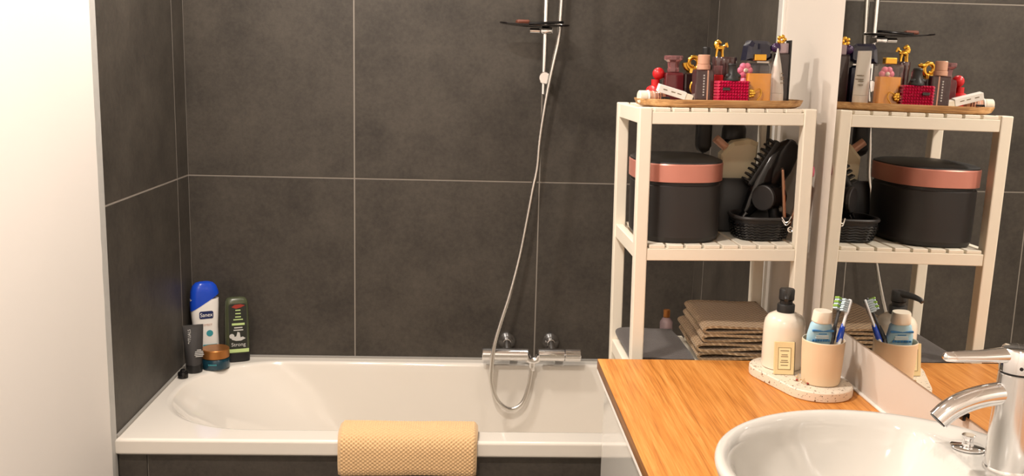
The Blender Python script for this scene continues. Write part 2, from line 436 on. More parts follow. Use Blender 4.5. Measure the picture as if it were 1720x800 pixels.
# tiled apron under the front rim
ap = struct('wall_bath_apron', BX(0.002, W - 0.002, -0.722, -0.70, FL, -0.043), 'grout')
for a0, a1 in ((0.003, 0.078), (0.078, 0.678), (0.678, 1.278), (1.278, W - 0.003)):
    obj('tile', BX(a0 + J, a1 - J, -0.729, -0.722 + 0.001, FL + 0.002, -0.046, 0.0008, 1), 'tile', ap, smooth=False)
struct('trim_5', BX(0.004, W - 0.004, -0.731, -0.721, -0.0475, -0.041, 0.001), 'silicone')

# mirror on the right wall
mz0, mz1 = 0.466, 1.55
mi = thing('wall_mirror', 'large frameless mirror on the right wall above the bamboo worktop', 'mirror', (W - 0.001, -1.172, mz0))
obj('backing', BX(-0.0035, 0, -1.75, 0, 0, mz1 - mz0), 'mirroredge', mi, smooth=False)
obj('mirror_glass', BX(-0.0045, -0.0035, -1.749, -0.001, 0.001, mz1 - mz0 - 0.001), 'mirror', mi, smooth=False)
cl = obj('clip', BX(-0.010, -0.0045, -0.628, -0.610, -0.006, 0.006, 0.0015), 'blackgloss', mi); cl['label'] = 'small dark clip'

# ------------------------------------------------------------------ bathtub
def bath_outline(x0, x1, y0, y1, rl, rr, NN=26):
    """closed outline, counter-clockwise from the middle of the front side; large corners at the left end"""
    pts = []
    def arc(cx, cy, r, a0, a1, e=2.0):
        for i in range(NN + 1):
            t = radians(a0 + (a1 - a0) * i / NN); pts.append((cx + r * cos(t), cy + r * sin(t)))
    arc(x1 - rr, y0 + rr, rr, -90, 0); arc(x1 - rr, y1 - rr, rr, 0, 90)
    for i in range(1, 14): pts.append((x1 - rr + (x0 + rl - x1 + rr) * i / 14, y1))
    arc(x0 + rl, y1 - rl, rl, 90, 180); arc(x0 + rl, y0 + rl, rl, 180, 270)
    for i in range(1, 14): pts.append((x0 + rl + (x1 - rr - x0 - rl) * i / 14, y0))
    return pts
def bathtub():
    X0, X1, Y0, Y1 = 0.0025, W - 0.0025, -0.7425, -0.002
    rings = []
    def outer(ins, z):
        x0, x1, y0, y1 = X0 + ins, X1 - ins, Y0 + ins, Y1 - ins
        base = bath_outline(0.045, 1.60, -0.664, -0.048, 0.285, 0.14)
        cx, cy = 0.80, -0.36; out = []
        for px, py in base:
            dx, dy = px - cx, py - cy
            t = min([(x1 - cx) / dx if dx > 0 else (x0 - cx) / dx if dx < 0 else 9e9, (y1 - cy) / dy if dy > 0 else (y0 - cy) / dy if dy < 0 else 9e9])
            out.append([cx + dx * t, cy + dy * t, z])
        for qx in (x0, x1):
            for qy in (y0, y1):
                k = min(range(len(out)), key=lambda i: (out[i][0] - qx) ** 2 + (out[i][1] - qy) ** 2); out[k][0], out[k][1] = qx, qy
        return [tuple(p) for p in out]
    rings.append(outer(0.02, -0.040)); rings.append(outer(0.001, -0.040)); rings.append(outer(0.0, -0.037)); rings.append(outer(0.0, -0.035)); rings.append(outer(0.0, -0.009)); rings.append(outer(0.0, -0.007)); rings.append(outer(0.0020, -0.0022)); rings.append(outer(0.0065, 0.0)); rings.append(outer(0.0085, 0.0))
    def inner(x0, x1, y0, y1, rl, rr, z): return [(x, y, z) for x, y in bath_outline(x0, x1, y0, y1, rl, rr)]
    rings.append(inner(0.0355, 1.6095, -0.6735, -0.0385, 0.2925, 0.1495, 0.0)); rings.append(inner(0.0375, 1.6075, -0.6715, -0.0405, 0.2905, 0.1475, 0.0)); rings.append(inner(0.040, 1.605, -0.669, -0.043, 0.288, 0.145, -0.0005))
    for i in range(1, 4):
        t = i / 3 * pi / 2; k = 0.012 * sin(t); dz = 0.010 * (1 - cos(t))
        rings.append(inner(0.042 + k, 1.602 - k, -0.667 + k * 0.7, -0.045 - k * 0.7, 0.286, 0.143, -0.0008 - dz))
    n = 16
    for i in range(1, n + 1):
        t = i / n
        z = -0.011 - 0.385 * t
        back = 0.054 + 0.46 * (t ** 0.86)
        rings.append(inner(back, 1.590 - 0.07 * t, -0.659 + 0.055 * t, -0.053 - 0.05 * t, 0.282 - 0.10 * t, 0.14 + 0.02 * t, z))
    for i in range(1, 6):
        t = i / 5 * pi / 2; k = 0.07 * (1 - cos(t)); dz = 0.045 * sin(t)
        rings.append(inner(0.514 + k, 1.520 - k, -0.604 + k, -0.103 - k, 0.182 - k * 0.4, 0.16 - k * 0.4, -0.396 - dz))
    bm = NB(); loft(bm, rings, False, True)
    return bm
tb = thing('bathtub', 'white built-in acrylic bathtub with a sloped rounded end on the left', 'bathtub', (0, 0, 0))
obj('shell', bathtub(), 'acrylic', tb, sharp=60)

# ------------------------------------------------------------------ shower fittings
mx = thing('bath_mixer', 'chrome thermostatic bar mixer on the tiles above the tub rim', 'tap', (1.116, -0.083, 0.043))
def xcyl(x0, x1, prof_r, N=28, r1=None, bev=0.0015):
    bm = NB(); r1 = r1 or prof_r
    rr = [(x0, prof_r - bev), (x0 + bev, prof_r), (x1 - bev, r1), (x1, r1 - bev)]
    loft(bm, [[(x, r * cos(2 * pi * k / N), r * sin(2 * pi * k / N)) for k in range(N)] for x, r in rr]); return bm
def xknob(x0, x1, r, N=40):
    bm = NB(); rr = [(x0, r * 0.9), (x0 + 0.002, r), (x1 - 0.002, r), (x1, r * 0.9)]
    loft(bm, [[(x, q * (1 - 0.05 * (k % 2)) * cos(2 * pi * k / N), q * (1 - 0.05 * (k % 2)) * sin(2 * pi * k / N)) for k in range(N)] for x, q in rr]); return bm
obj('barrel', xcyl(-0.130, -0.012, 0.0205), 'chrome', mx)
obj('barrel', xcyl(0.022, 0.108, 0.0205), 'chrome', mx)
obj('control_knob', xcyl(-0.162, -0.1315, 0.0205), 'chrome', mx); obj('control_knob', xknob(0.1095, 0.162, 0.0205), 'chrome', mx)
bm = NB(); tube(bm, cr([(-0.016, 0, -0.004), (-0.008, 0, -0.016), (0.005, 0, -0.020), (0.018, 0, -0.016), (0.026, 0, -0.004)], 5), 0.0125, 16); obj('bridge', bm, 'chrome', mx)
obj('outlet', LT([(0.009, -0.044), (0.0105, -0.042), (0.0105, -0.022), (0.012, -0.018)], 20, cx=0.003), 'chrome', mx)
for x in (-0.079, 0.068):
    def yl(prof, N=32): 
        bm = NB(); loft(bm, [[(x + r * cos(2 * pi * k / N), y, 0.024 + r * sin(2 * pi * k / N)) for k in range(N)] for r, y in prof]); return bm
    obj('rosette', yl([(0.030, 0.0825), (0.030, 0.078), (0.027, 0.070), (0.018, 0.060), (0.013, 0.052)]), 'chrome', mx)
    obj('inlet', TB([(x, 0.06, 0.024), (x, 0.035, 0.022), (x, 0.0, 0.006)], 0.012, 18), 'chrome', mx)

rl = thing('shower_rail', 'slim chrome shower rail fixed to the dark tiles', 'shower rail', (1.130, -0.058, 0.888))
obj('rod', LT([(0.0085, 0), (0.0095, 0.001), (0.0095, 0.80), (0.0085, 0.801)], 24), 'chrome', rl)
for z in (0.051, 0.74):
    bm = NB(); N = 32
    loft(bm, [[(r * cos(2 * pi * k / N) + 0.002, y, z + r * sin(2 * pi * k / N)) for k in range(N)] for r, y in ((0.012, 0.0575), (0.012, -0.008), (0.018, -0.010), (0.019, -0.012), (0.019, -0.017), (0.017, -0.019))])
    obj('wall_bracket', bm, 'chrome', rl)
obj('hand_shower_holder', BX(-0.018, 0.055, -0.05, 0.012, 0.62, 0.655, 0.008), 'chrome', rl)

hp = [(1.182, -0.090, 1.50), (1.178, -0.090, 1.30), (1.175, -0.090, 1.176), (1.173, -0.090, 1.115), (1.1725, -0.090, 1.09), (1.168, -0.091, 1.045), (1.155, -0.092, 0.978), (1.139, -0.090, 0.886), (1.1225, -0.087, 0.756), (1.116, -0.086, 0.658), (1.104, -0.088, 0.59), (1.088, -0.09, 0.49), (1.068, -0.094, 0.374), (1.040, -0.105, 0.256), (1.010, -0.115, 0.156), (0.992, -0.122, 0.086), (0.985, -0.125, 0.015), (0.986, -0.122, -0.046), (1.008, -0.115, -0.107), (1.049, -0.105, -0.138), (1.088, -0.098, -0.119), (1.108, -0.092, -0.065), (1.117, -0.085, -0.004), (1.119, -0.083, 0.004)]
ho = thing('shower_hose', 'long flexible metal shower hose looping down below the mixer', 'hose', (0, 0, 0))
hpts = cr(hp, 14)
obj('sleeve', TB(hpts, [0.0066 if i % 2 else 0.0072 for i in range(len(hpts))], 12), 'hose', ho, sharp=80)
obj('end_nut', LT([(0.0085, -0.012), (0.010, -0.010), (0.010, 0.0), (0.0085, 0.001)], 8, cx=1.119, cy=-0.083), 'chrome', ho)

# clip-on soap shelf on the rail
ss = thing('shower_shelf', 'thin smoked soap shelf clipped onto the shower rail', 'shelf', (1.09, -0.156, 1.094))
bm = NB(); N = 40
def plate(zoff, k): 
    out = []
    for i in range(N):
        t = 2 * pi * i / N; x = 0.106 * math.copysign(abs(cos(t)) ** 0.75, cos(t)); y = 0.050 * math.copysign(abs(sin(t)) ** 0.75, sin(t))
        out.append((x * k, y * k, zoff + 0.045 * (x * k) ** 2 / 0.106 - 0.02 * x))
    return out
loft(bm, [plate(-0.003, 0.97), plate(-0.001, 1.0), plate(0.002, 1.0), plate(0.002, 0.955), plate(-0.0005, 0.94)])
obj('plate', bm, 'smokeplate', ss, sharp=60)
obj('grip_bar', TB(cr([(-0.02, -0.050, 0.004), (0.03, -0.054, 0.006), (0.07, -0.048, 0.009), (0.082, -0.034, 0.010)], 6), 0.004, 10), 'blackgloss', ss)
obj('clamp', BX(0.022, 0.058, 0.030, 0.089, -0.022, -0.003, 0.005), 'chrome', ss)
obj('clamp_screw', xcyl(-0.012, 0.020, 0.008), 'chrome', ss, (0, 0.045, -0.013))
obj('hose_hook', TB(cr([(0.050, 0.036, 0.004), (0.064, 0.052, 0.006), (0.082, 0.056, 0.006), (0.096, 0.046, 0.005), (0.096, 0.030, 0.004)], 6), 0.0032, 10), 'chrome', ss)
so = obj('soap_bar', BX(-0.020, 0.020, -0.014, 0.014, 0.0, 0.013, 0.005, 3), 'soapbrown', None, (1.054, -0.156, 1.0975), rot=(0, 0, 0.2))
tag(so, 'small brown soap bar lying on the smoked shower shelf', 'soap')

# ------------------------------------------------------------------ bath mat over the front rim
def bath_mat():
    L = []   # profile (y,z) from inside the tub over the rim and down the front
    prof = [(-0.640, -0.105), (-0.634, -0.06), (-0.636, -0.012), (-0.646, 0.014), (-0.664, 0.024), (-0.690, 0.026), (-0.722, 0.025), (-0.748, 0.014), (-0.762, -0.006), (-0.767, -0.035), (-0.768, -0.065), (-0.766, -0.088)]
    P = cr([(0, y, z) for y, z in prof], 22)
    seglen = [0]
    for a, b in zip(P[:-1], P[1:]): seglen.append(seglen[-1] + (b - a).length)
    nx = 300; T = 0.018; x0, x1 = 0.574, 0.933
    bm = NB(); outr = []; inr = []
    for i, p in enumerate(P):
        t = (P[min(i + 1, len(P) - 1)] - P[max(i - 1, 0)]).normalized(); nrm = Vector((0, t.z, -t.y))
        if nrm.y > 0 and i > len(P) * 0.6: nrm = -nrm
        s = seglen[i]; ro = []; ri = []
        end = min(1, min(s, seglen[-1] - s) / 0.012)
        for k in range(nx + 1):
            u = k / nx; x = x0 + (x1 - x0) * u
            sag = 0.004 * noise.noise(Vector((x * 7, s * 5, 1))) 
            e = min(1, min(u, 1 - u) * (x1 - x0) / 0.010) ** 0.5
            h = 0.0036 * (0.5 + 0.5 * cos(2 * pi * x / 0.0122) * cos(2 * pi * s / 0.0100)) * (1 if 0.02 < u < 0.985 else 0.3)
            hh = sag + h
            side = -0.006 * (1 - i / len(P)) + 0.004 * noise.noise(Vector((0, s * 9, 4)))
            q = Vector((x + side * (1 - 2 * u) * (1 if u < .5 else 1), p.y, p.z + (0.003 * sin(u * 3) if i > len(P) - 20 else 0)))
            ro.append(q + nrm * (hh * e - (T * 0.5) * (1 - e) - T * 0.4 * (1 - end) * 0.6)); ri.append(q - nrm * (T * 0.5 + T * 0.4 * e))
        outr.append(ro); inr.append(ri)
    VO = loft(bm, outr, False, False, False); VI = loft(bm, inr, False, False, False)
    for A, B in zip(range(len(P) - 1), range(1, len(P))):
        for k in (0, nx): bm.faces.new((VO[A][k], VO[B][k], VI[B][k], VI[A][k]))
    for k in range(nx):
        for A in (0, len(P) - 1): bm.faces.new((VO[A][k], VO[A][k + 1], VI[A][k + 1], VI[A][k]))
    return bm
bmo = obj('bath_mat', bath_mat(), 'mat', None, (0, 0, 0), sharp=80)
tag(bmo, 'tan waffle-textured bath mat draped over the front rim of the tub', 'bath mat')

# ------------------------------------------------------------------ slatted shelf rack
SHELF = []           # everything that leans with the rack
sx0, sx1, sy0, sy1 = 1.2565, 1.630, -1.131, -0.802
TOP, MID, LOW = 0.893, 0.603, 0.313
rk = thing('shelf_rack', 'white wooden slatted shelf rack standing between the bath and the washbasin unit', 'shelf', (0, 0, 0)); SHELF.append(rk)
lw, ld = 0.0265, 0.030
for x in (sx0, sx1 - lw):
    for y in (sy0, sy1 - ld):
        obj('post', BX(x, x + lw, y, y + ld, FL + 0.002, TOP + 0.0005, 0.0025), 'shelf', rk)
slat_me = None
for zt in (TOP, MID, LOW, -0.02, -0.40):
    zr1, zr0 = zt - 0.008, zt - 0.034
    for y in (sy0 + 0.002, sy1 - 0.022): obj('rail', BX(sx0 + lw, sx1 - lw, y, y + 0.020, zr0, zr1, 0.0015), 'shelf', rk)
    for x in (sx0 + 0.003, sx1 - 0.003 - 0.018): obj('rail', BX(x, x + 0.018, sy0 + ld, sy1 - ld, zr0, zr1 + 0.006, 0.0015), 'shelf', rk)
    n = 8; pitch = (sx1 - sx0 - 2 * lw - 0.004) / n
    for i in range(n):
        if slat_me is None:
            o = obj('slat', BX(0, pitch - 0.0055, 0, sy1 - sy0 - 0.006, 0, 0.008, 0.0012, 1), 'shelf', rk, smooth=False); slat_me = o.data
        else: o = link('slat', slat_me, None, rk)
        o.location = (sx0 + lw + 0.002 + 0.00275 + i * pitch, sy0 + 0.003, zt - 0.008)

# ------------------------------------------------------------------ washbasin unit
ZC = 0.367
vx0, vy1, vy0 = 1.190, -1.225, -2.95
vn = thing('vanity_cabinet', 'glossy white washbasin cabinet under the bamboo worktop', 'cabinet', (vx0, vy0, FL))
hC = ZC - 0.028 - FL
obj('carcass', BX(0.020, W - vx0 - 0.002, 0, vy1 - vy0, 0.08, hC - 0.003, 0.001), 'gloss', vn)
obj('plinth', BX(0.05, W - vx0 - 0.002, 0.01, vy1 - vy0 - 0.01, 0, 0.08), 'gloss', vn)
obj('top_strip', BX(-0.0118, W - vx0 - 0.004, -0.004, vy1 - vy0 + 0.033, hC - 0.003, hC + 0.0045, 0.0006), 'white', vn)
Ld = (vy1 - vy0) / 2
for i in range(2):
    for z0, z1 in ((0.085, 0.45), (0.454, hC - 0.006)):
        obj('drawer_front', BX(0, 0.019, i * Ld + 0.0015, (i + 1) * Ld - 0.0015, z0, z1, 0.0015), 'gloss', vn)
wt = obj('worktop', BX(0, W - 1.1775 - 0.001, 0, 1.765, 0, 0.0225, 0.0018), 'bamboo', None, (1.1775, -2.957, ZC - 0.0225))
tag(wt, 'bamboo worktop running along the mirror wall under the washbasin', 'worktop')
wt.data.materials.append(M['bambooedge'])
for p_ in wt.data.polygons:
    if abs(p_.normal.z) < 0.5: p_.material_index = 1
struct('trim_6', BX(W - 0.006, W + 0.001, -2.95, -1.19, ZC + 0.0005, ZC + 0.006, 0.002), 'trimwhite')

def basin():
    R = 0.2155; cx, cy, zb = 0, 0, 0.133
    N = 96; rings = []
    for r, z in ((0.14, 0.0005), (0.160, 0.0005), (0.168, 0.006), (0.185, 0.04), (0.204, 0.09), (0.2135, 0.118), (0.2155, 0.1265), (0.2140, 0.131), (0.2105, 0.133), (0.206, 0.1322)):
        rings.append(ring(0, 0, z, r, N=N))
    Ri = 0.205
    def h(x, y):
        r = sqrt(x * x + y * y); dc = Ri - r; dch = 0.108 - x
        ss = lambda t: max(0, min(1, t)) ** 2 * (3 - 2 * max(0, min(1, t)))
        z = zb - 0.001 - 0.011 * ss(dc / 0.016)
        k = 0.03
        s = min(dc - 0.008, dch) - max(k - abs(dc - 0.008 - dch), 0) ** 2 / (4 * k)
        if s > 0:
            q = min(s / 0.13, 1); z -= 0.108 * (1 - (1 - q) ** 2.6) * ss(s / 0.012)
        return z
    m = 56
    for i in range(m):
        r = Ri * (1 - i / m) ** 1.0
        rings.append([(r * cos(2 * pi * k / N), r * sin(2 * pi * k / N), h(r * cos(2 * pi * k / N), r * sin(2 * pi * k / N))) for k in range(N)])
    bm = NB(); loft(bm, rings, True, True); return bm
wb_ = thing('washbasin', 'round white ceramic washbasin bowl set on the bamboo worktop', 'washbasin', (1.421, -2.076, ZC))
obj('bowl', basin(), 'ceramic', wb_, sharp=50)
obj('drain', LT([(0.0, 0.0235), (0.022, 0.0235), (0.024, 0.0255), (0.02, 0.027), (0.0, 0.0265)], 24, c0=False, c1=False), 'chrome', wb_, (-0.01, 0, -0.008))

fz = ZC + 0.121
fx, fy = 1.574, -2.045
fc = thing('basin_tap', 'chrome single-lever tap standing on the washbasin', 'tap', (fx, fy, fz))
H0 = 0.124
obj('column', LT([(0.0285, 0), (0.0285, 0.003), (0.0270, 0.006), (0.0255, 0.05), (0.0235, 0.10), (0.0225, H0), (0.0215, H0 + 0.001)], 40), 'chromesoft', fc)
obj('neck_ring', LT([(0.0205, H0 - 0.002), (0.0205, H0 + 0.003)], 40), 'black', fc)
lv = obj('lever_cap', LT([(0.0215, H0 + 0.003), (0.0228, H0 + 0.004), (0.0228, H0 + 0.030), (0.021, H0 + 0.033), (0.012, H0 + 0.0345)], 40), 'chrome', fc)
bm = NB()
rg = []
for x, yy, zz, a, b in ((0.010, 0, 0.0235, 0.0135, 0.0100), (-0.02, 0, 0.0235, 0.0125, 0.0095), (-0.05, 0, 0.0215, 0.0105, 0.0075), (-0.080, 0, 0.0205, 0.0085, 0.0068), (-0.092, 0, 0.0205, 0.0070, 0.0058), (-0.096, 0, 0.0205, 0.0040, 0.0030)):
    rg.append([(x, yy + a * cos(2 * pi * k / 20), H0 + zz + b * sin(2 * pi * k / 20)) for k in range(20)])
loft(bm, rg); obj('lever', bm, 'chrome', lv, sharp=60)
sp = cr([(0.0, 0, 0.100), (-0.022, 0, 0.0985), (-0.045, 0, 0.094), (-0.066, 0, 0.086), (-0.082, 0, 0.076), (-0.094, 0, 0.064)], 6)
obj('spout', TB(sp, [0.0142 - 0.0012 * i / len(sp) for i in range(len(sp))], 24), 'chrome', fc)
e = sp[-1]; dr = (sp[-1] - sp[-3]).normalized()
obj('aerator', TB([e - dr * 0.002, e + dr * 0.0012], 0.0108, 20), 'black', fc)
dots = obj('index_dot', LT([(0.0022, 0), (0.0022, 0.0006)], 12), 'black', fc, (-0.0095, -0.0208, H0 + 0.012), rot=(radians(90), 0, radians(-24)))

pg = thing('basin_plug', 'round chrome basin plug with a knob beside the tap', 'plug', (1.560, -1.975, ZC + 0.1212))
obj('disc', LT([(0.0195, 0), (0.0215, 0.001), (0.0215, 0.0028), (0.0200, 0.0038), (0.004, 0.0045)], 40), 'chrome', pg)
obj('knob', LT([(0.0075, 0.0042), (0.0065, 0.007), (0.0065, 0.012), (0.0085, 0.016), (0.0085, 0.0175), (0.0075, 0.0185)], 28), 'chrome', pg)
#SMALL#
# ------------------------------------------------------------------ toiletries on the bath deck
def slab_bottle(prof, n=3.0, N=40):
    """prof: (z, half width, half depth, x offset)"""
    bm = NB(); loft(bm, [ring(p[3] if len(p) > 3 else 0, 0, p[0], p[1], p[2], n, N) for p in prof]); return bm
FR = (radians(90), 0, 0)              # text facing -y

sg = thing('shower_gel_bottle', 'white shower gel bottle with a slanted blue cap in the corner of the tub', 'bottle', (0.053, -0.056, 0.0), radians(25))
obj('body', slab_bottle([(0.0, 0.036, 0.018), (0.003, 0.041, 0.022), (0.03, 0.0425, 0.0235), (0.08, 0.0415, 0.0235), (0.115, 0.0395, 0.023, 0.001), (0.15, 0.0425, 0.0235), (0.195, 0.0445, 0.0235), (0.21, 0.0445, 0.023)]), 'white', sg)
bm = slab_bottle([(0.195, 0.0452, 0.0243), (0.21, 0.0452, 0.0243), (0.235, 0.043, 0.0235, 0.001), (0.252, 0.037, 0.021, 0.001), (0.262, 0.027, 0.016, 0.001), (0.2655, 0.012, 0.008, 0.001)])
for v in bm.verts:
    k = max(0, min(1, (0.235 - v.co.z) / 0.04)); v.co.z += (v.co.x * 0.62 + 0.004) * k
obj('cap', bm, 'bluecap', sg)
obj('label_badge', extrude(rrect(-0.021, 0.023, 0.147, 0.172, 0.006), 0.0006), 'navy', sg, (0, -0.0240, 0))
text('Sanex', 0.0185, 'white', sg, (0.001, -0.0242, 0.1595), FR, sx=0.9)
text('PROTECT', 0.0085, 'pinkprint', sg, (0.0, -0.0238, 0.126), FR)
bm = NB(); N = 24; loft(bm, [[(0.010 + 0.0105 * cos(2 * pi * k / N), y, 0.098 + 0.0105 * sin(2 * pi * k / N)) for k in range(N)] for y in (-0.0238, -0.0232)]); obj('label_dot', bm, 'teal', sg)
obj('label_band', BX(-0.012, 0.032, -0.0240, -0.0230, 0.052, 0.061), 'teal', sg)

dt = thing('cream_tube', 'dark grey squeeze tube standing on its black cap in front of the white bottle', 'tube', (0.0465, -0.172, 0.0), radians(22))
obj('cap', LT([(0.0235, 0), (0.0250, 0.001), (0.0250, 0.026), (0.0245, 0.027)], 36), 'black', dt)
obj('body', slab_bottle([(0.027, 0.0245, 0.0245), (0.05, 0.0258, 0.0235), (0.085, 0.0285, 0.0175), (0.122, 0.0305, 0.009), (0.142, 0.0315, 0.0025), (0.152, 0.0318, 0.0015)], 2.0), 'darktube', dt)
text('RITUALS', 0.0125, 'lightprint', dt, (-0.012, -0.0125, 0.118), (radians(99), radians(-90), 0))
for i, (wd, z) in enumerate(((0.013, 0.074), (0.024, 0.069), (0.026, 0.064), (0.028, 0.059), (0.022, 0.054))):
    obj('print_line', BX(0.014 - wd / 2, 0.014 + wd / 2, -0.0232 + i * -0.0004, -0.0212 + i * -0.0004, z, z + 0.0022), 'lightprint', dt)

jr = thing('cream_jar', 'squat teal glass jar with a copper lid beside the tubes', 'jar', (0.1015, -0.124, 0.0))
obj('glass_body', LT([(0.038, 0), (0.0435, 0.003), (0.0445, 0.012), (0.0445, 0.028), (0.042, 0.034), (0.040, 0.035)], 48), 'tealglass', jr)
obj('lid', LT([(0.0425, 0.036), (0.0435, 0.037), (0.0435, 0.062), (0.042, 0.0645), (0.036, 0.0655), (0.034, 0.0648)], 48), 'copper', jr)
for i in range(6): obj('print_mark', BX(-0.012 + i * 0.0045, -0.009 + i * 0.0045, -0.0452, -0.0425, 0.018, 0.022), 'teal', jr, smooth=False)

gb = thing('green_gel_bottle', 'olive green translucent shower bottle with black label leaning against the tiles', 'bottle', (0.153, -0.048, 0.0), radians(20))
obj('body', slab_bottle([(0.030, 0.0385, 0.0215), (0.06, 0.039, 0.022), (0.14, 0.038, 0.0215), (0.19, 0.0365, 0.020), (0.205, 0.034, 0.018), (0.212, 0.027, 0.013), (0.214, 0.015, 0.008)], 3.4), 'smoke', gb)
obj('cap', slab_bottle([(0, 0.034, 0.018), (0.003, 0.0385, 0.0215), (0.030, 0.0392, 0.0222)], 3.4), 'black', gb)
obj('label', extrude(rrect(-0.027, 0.029, 0.044, 0.196, 0.008), 0.0006), 'blacklabel', gb, (0, -0.0228, 0))
obj('label_band', BX(-0.0345, 0.034, -0.0236, -0.0222, 0.034, 0.0455), 'greenband', gb)
obj('label_band', BX(-0.018, 0.022, -0.0238, -0.0226, 0.125, 0.132), 'greenband', gb)
text('Strong', 0.017, 'lightprint', gb, (0.001, -0.0234, 0.060), FR, ext=0.0004)
for z, wd in ((0.173, 0.016), (0.162, 0.017), (0.151, 0.018), (0.142, 0.030), (0.115, 0.026), (0.107, 0.030)):
    obj('print_line', BX(0.002 - wd / 2, 0.002 + wd / 2, -0.0234, -0.0226, z, z + 0.0035), 'greenband' if z > 0.12 else 'lightprint', gb)
bm = NB()
loft(bm, [[(x, y, z) for x, z in ((-0.020, 0.078), (-0.006, 0.073), (0.010, 0.073), (0.024, 0.080), (0.016, 0.086), (0.008, 0.084), (0.006, 0.100), (-0.001, 0.103), (-0.005, 0.088), (-0.014, 0.086))] for y in (-0.0234, -0.0226)]); obj('label_splash', bm, 'lightprint', gb, smooth=False)
bm = NB(); loft(bm, [[(-0.019 + 0.008 * cos(2 * pi * k / 20), y, 0.089 + 0.008 * sin(2 * pi * k / 20)) for k in range(20)] for y in (-0.0235, -0.0226)]); obj('label_dot', bm, 'lightprint', gb)
bm = NB(); loft(bm, [[(x, y, z) for x, z in ((-0.018, 0.186), (-0.004, 0.180), (0.012, 0.184), (0.024, 0.190), (0.010, 0.1945), (-0.008, 0.193))] for y in (-0.0234, -0.0226)]); obj('label_flame', bm, 'redprint', gb, smooth=False)

ck = obj('bottle_stopper', LT([(0.013, 0), (0.0155, 0.001), (0.0155, 0.016), (0.014, 0.019), (0.008, 0.021), (0.008, 0.026), (0.005, 0.028)], 28), 'blackgloss', None, (0.030, -0.236, 0.0))
tag(ck, 'tiny black screw cap lying on the tub deck in front of the grey tube', 'cap')

# ------------------------------------------------------------------ things by the basin
def stadium(ax, ay, bx, by, r, N=20):
    a = math.atan2(by - ay, bx - ax); out = []
    for i in range(N + 1):
        t = a - pi / 2 + pi * i / N; out.append((bx + r * cos(t), by + r * sin(t)))
    for i in range(N + 1):
        t = a + pi / 2 + pi * i / N; out.append((ax + r * cos(t), ay + r * sin(t)))
    return out
TZ = 0.0195
bm = NB()
S_ = lambda r, z: [(x, y, z) for x, y in stadium(-0.018, 0.055, 0.016, -0.050, r)]
loft(bm, [S_(0.063, 0.0), S_(0.0655, 0.002), S_(0.0660, 0.010), S_(0.0655, TZ - 0.002), S_(0.0635, TZ)])
tt = obj('terrazzo_tray', bm, 'terrazzo', None, (1.5585, -1.345, ZC)); tag(tt, 'oval speckled terrazzo tray on the worktop by the mirror', 'tray')
bz = ZC + TZ
sd = thing('soap_dispenser', 'cream glazed soap dispenser with a matte black pump on the terrazzo tray', 'soap dispenser', (1.537, -1.293, bz))
obj('bottle', LT([(0.036, 0), (0.0395, 0.002), (0.0405, 0.010), (0.0408, 0.06), (0.0405, 0.085), (0.0385, 0.097), (0.033, 0.106), (0.022, 0.112), (0.016, 0.1135)], 48), 'cream', sd)
pm = obj('pump_collar', LT([(0.0165, 0.1125), (0.0172, 0.114), (0.0172, 0.128), (0.0160, 0.130), (0.0125, 0.1305), (0.0125, 0.137), (0.0148, 0.138)], 32), 'black', sd)
ph = obj('pump_head', LT([(0.0105, 0.130), (0.0105, 0.139), (0.0150, 0.140), (0.0150, 0.158), (0.0135, 0.1605), (0.008, 0.1612)], 32), 'black', sd)
bm = TB(cr([(0.004, 0.0, 0.1555), (0.020, -0.024, 0.1560), (0.034, -0.042, 0.154), (0.0385, -0.048, 0.150)], 5), [0.0075 - 0.0035 * i / 15 for i in range(16)], 12)
obj('nozzle', bm, 'black', ph)
# the nozzle points towards the room
ph.rotation_euler = (0, 0, radians(-58))

mb = thing('gift_card', 'small pale yellow printed card leaning on the soap dispenser', 'card', (1.5235, -1.3485, bz + 0.0005), 0, rot=(radians(-9), 0, radians(-4)))
obj('card_board', BX(-0.0195, 0.0195, -0.003, 0.003, 0, 0.064, 0.0006), 'card', mb)
obj('card_edge', BX(0.0193, 0.0203, -0.003, 0.003, 0, 0.064), 'black', mb)
obj('label', BX(-0.0125, 0.0125, -0.0036, -0.0029, 0.010, 0.053), 'cardlight', mb)
fr = NB()
for a in ((-0.0125, 0.0125, 0.010, 0.0108), (-0.0125, 0.0125, 0.0522, 0.053), (-0.0125, -0.0117, 0.010, 0.053), (0.0117, 0.0125, 0.010, 0.053)): box(fr, a[0], a[1], -0.0039, -0.0034, a[2], a[3])
obj('label_frame', fr, 'ink', mb, smooth=False)
for z, wd in ((0.046, 0.017), (0.038, 0.012), (0.0345, 0.014), (0.027, 0.013), (0.0235, 0.016), (0.0175, 0.014)):
    obj('print_line', BX(-wd / 2, wd / 2, -0.0039, -0.0034, z, z + 0.0014), 'ink', mb)
fl = thing('dried_flowers', 'sprig of dried flowers lying on the terrazzo tray', 'flowers', (1.545, -1.392, bz))
random.seed(3)
for i in range(9):
    a = (random.uniform(-0.012, 0.016), random.uniform(-0.02, 0.016)); b = (a[0] + random.uniform(-0.012, 0.012), a[1] + random.uniform(-0.014, 0.014))
    st = obj('stem', TB([(a[0], a[1], 0.0012), ((a[0] + b[0]) / 2, (a[1] + b[1]) / 2, 0.005 + 0.003 * (i % 3)), (b[0], b[1], 0.0016 + 0.004 * (i % 2))], 0.0007, 6), 'straw', fl)
    bm = NB(); sphere(bm, (b[0], b[1], 0.003 + 0.004 * (i % 2)), 0.0026, 1, 1, 0.8, 8, 6); obj('blossom', bm, 'straw' if i % 3 else 'redprint', fl)

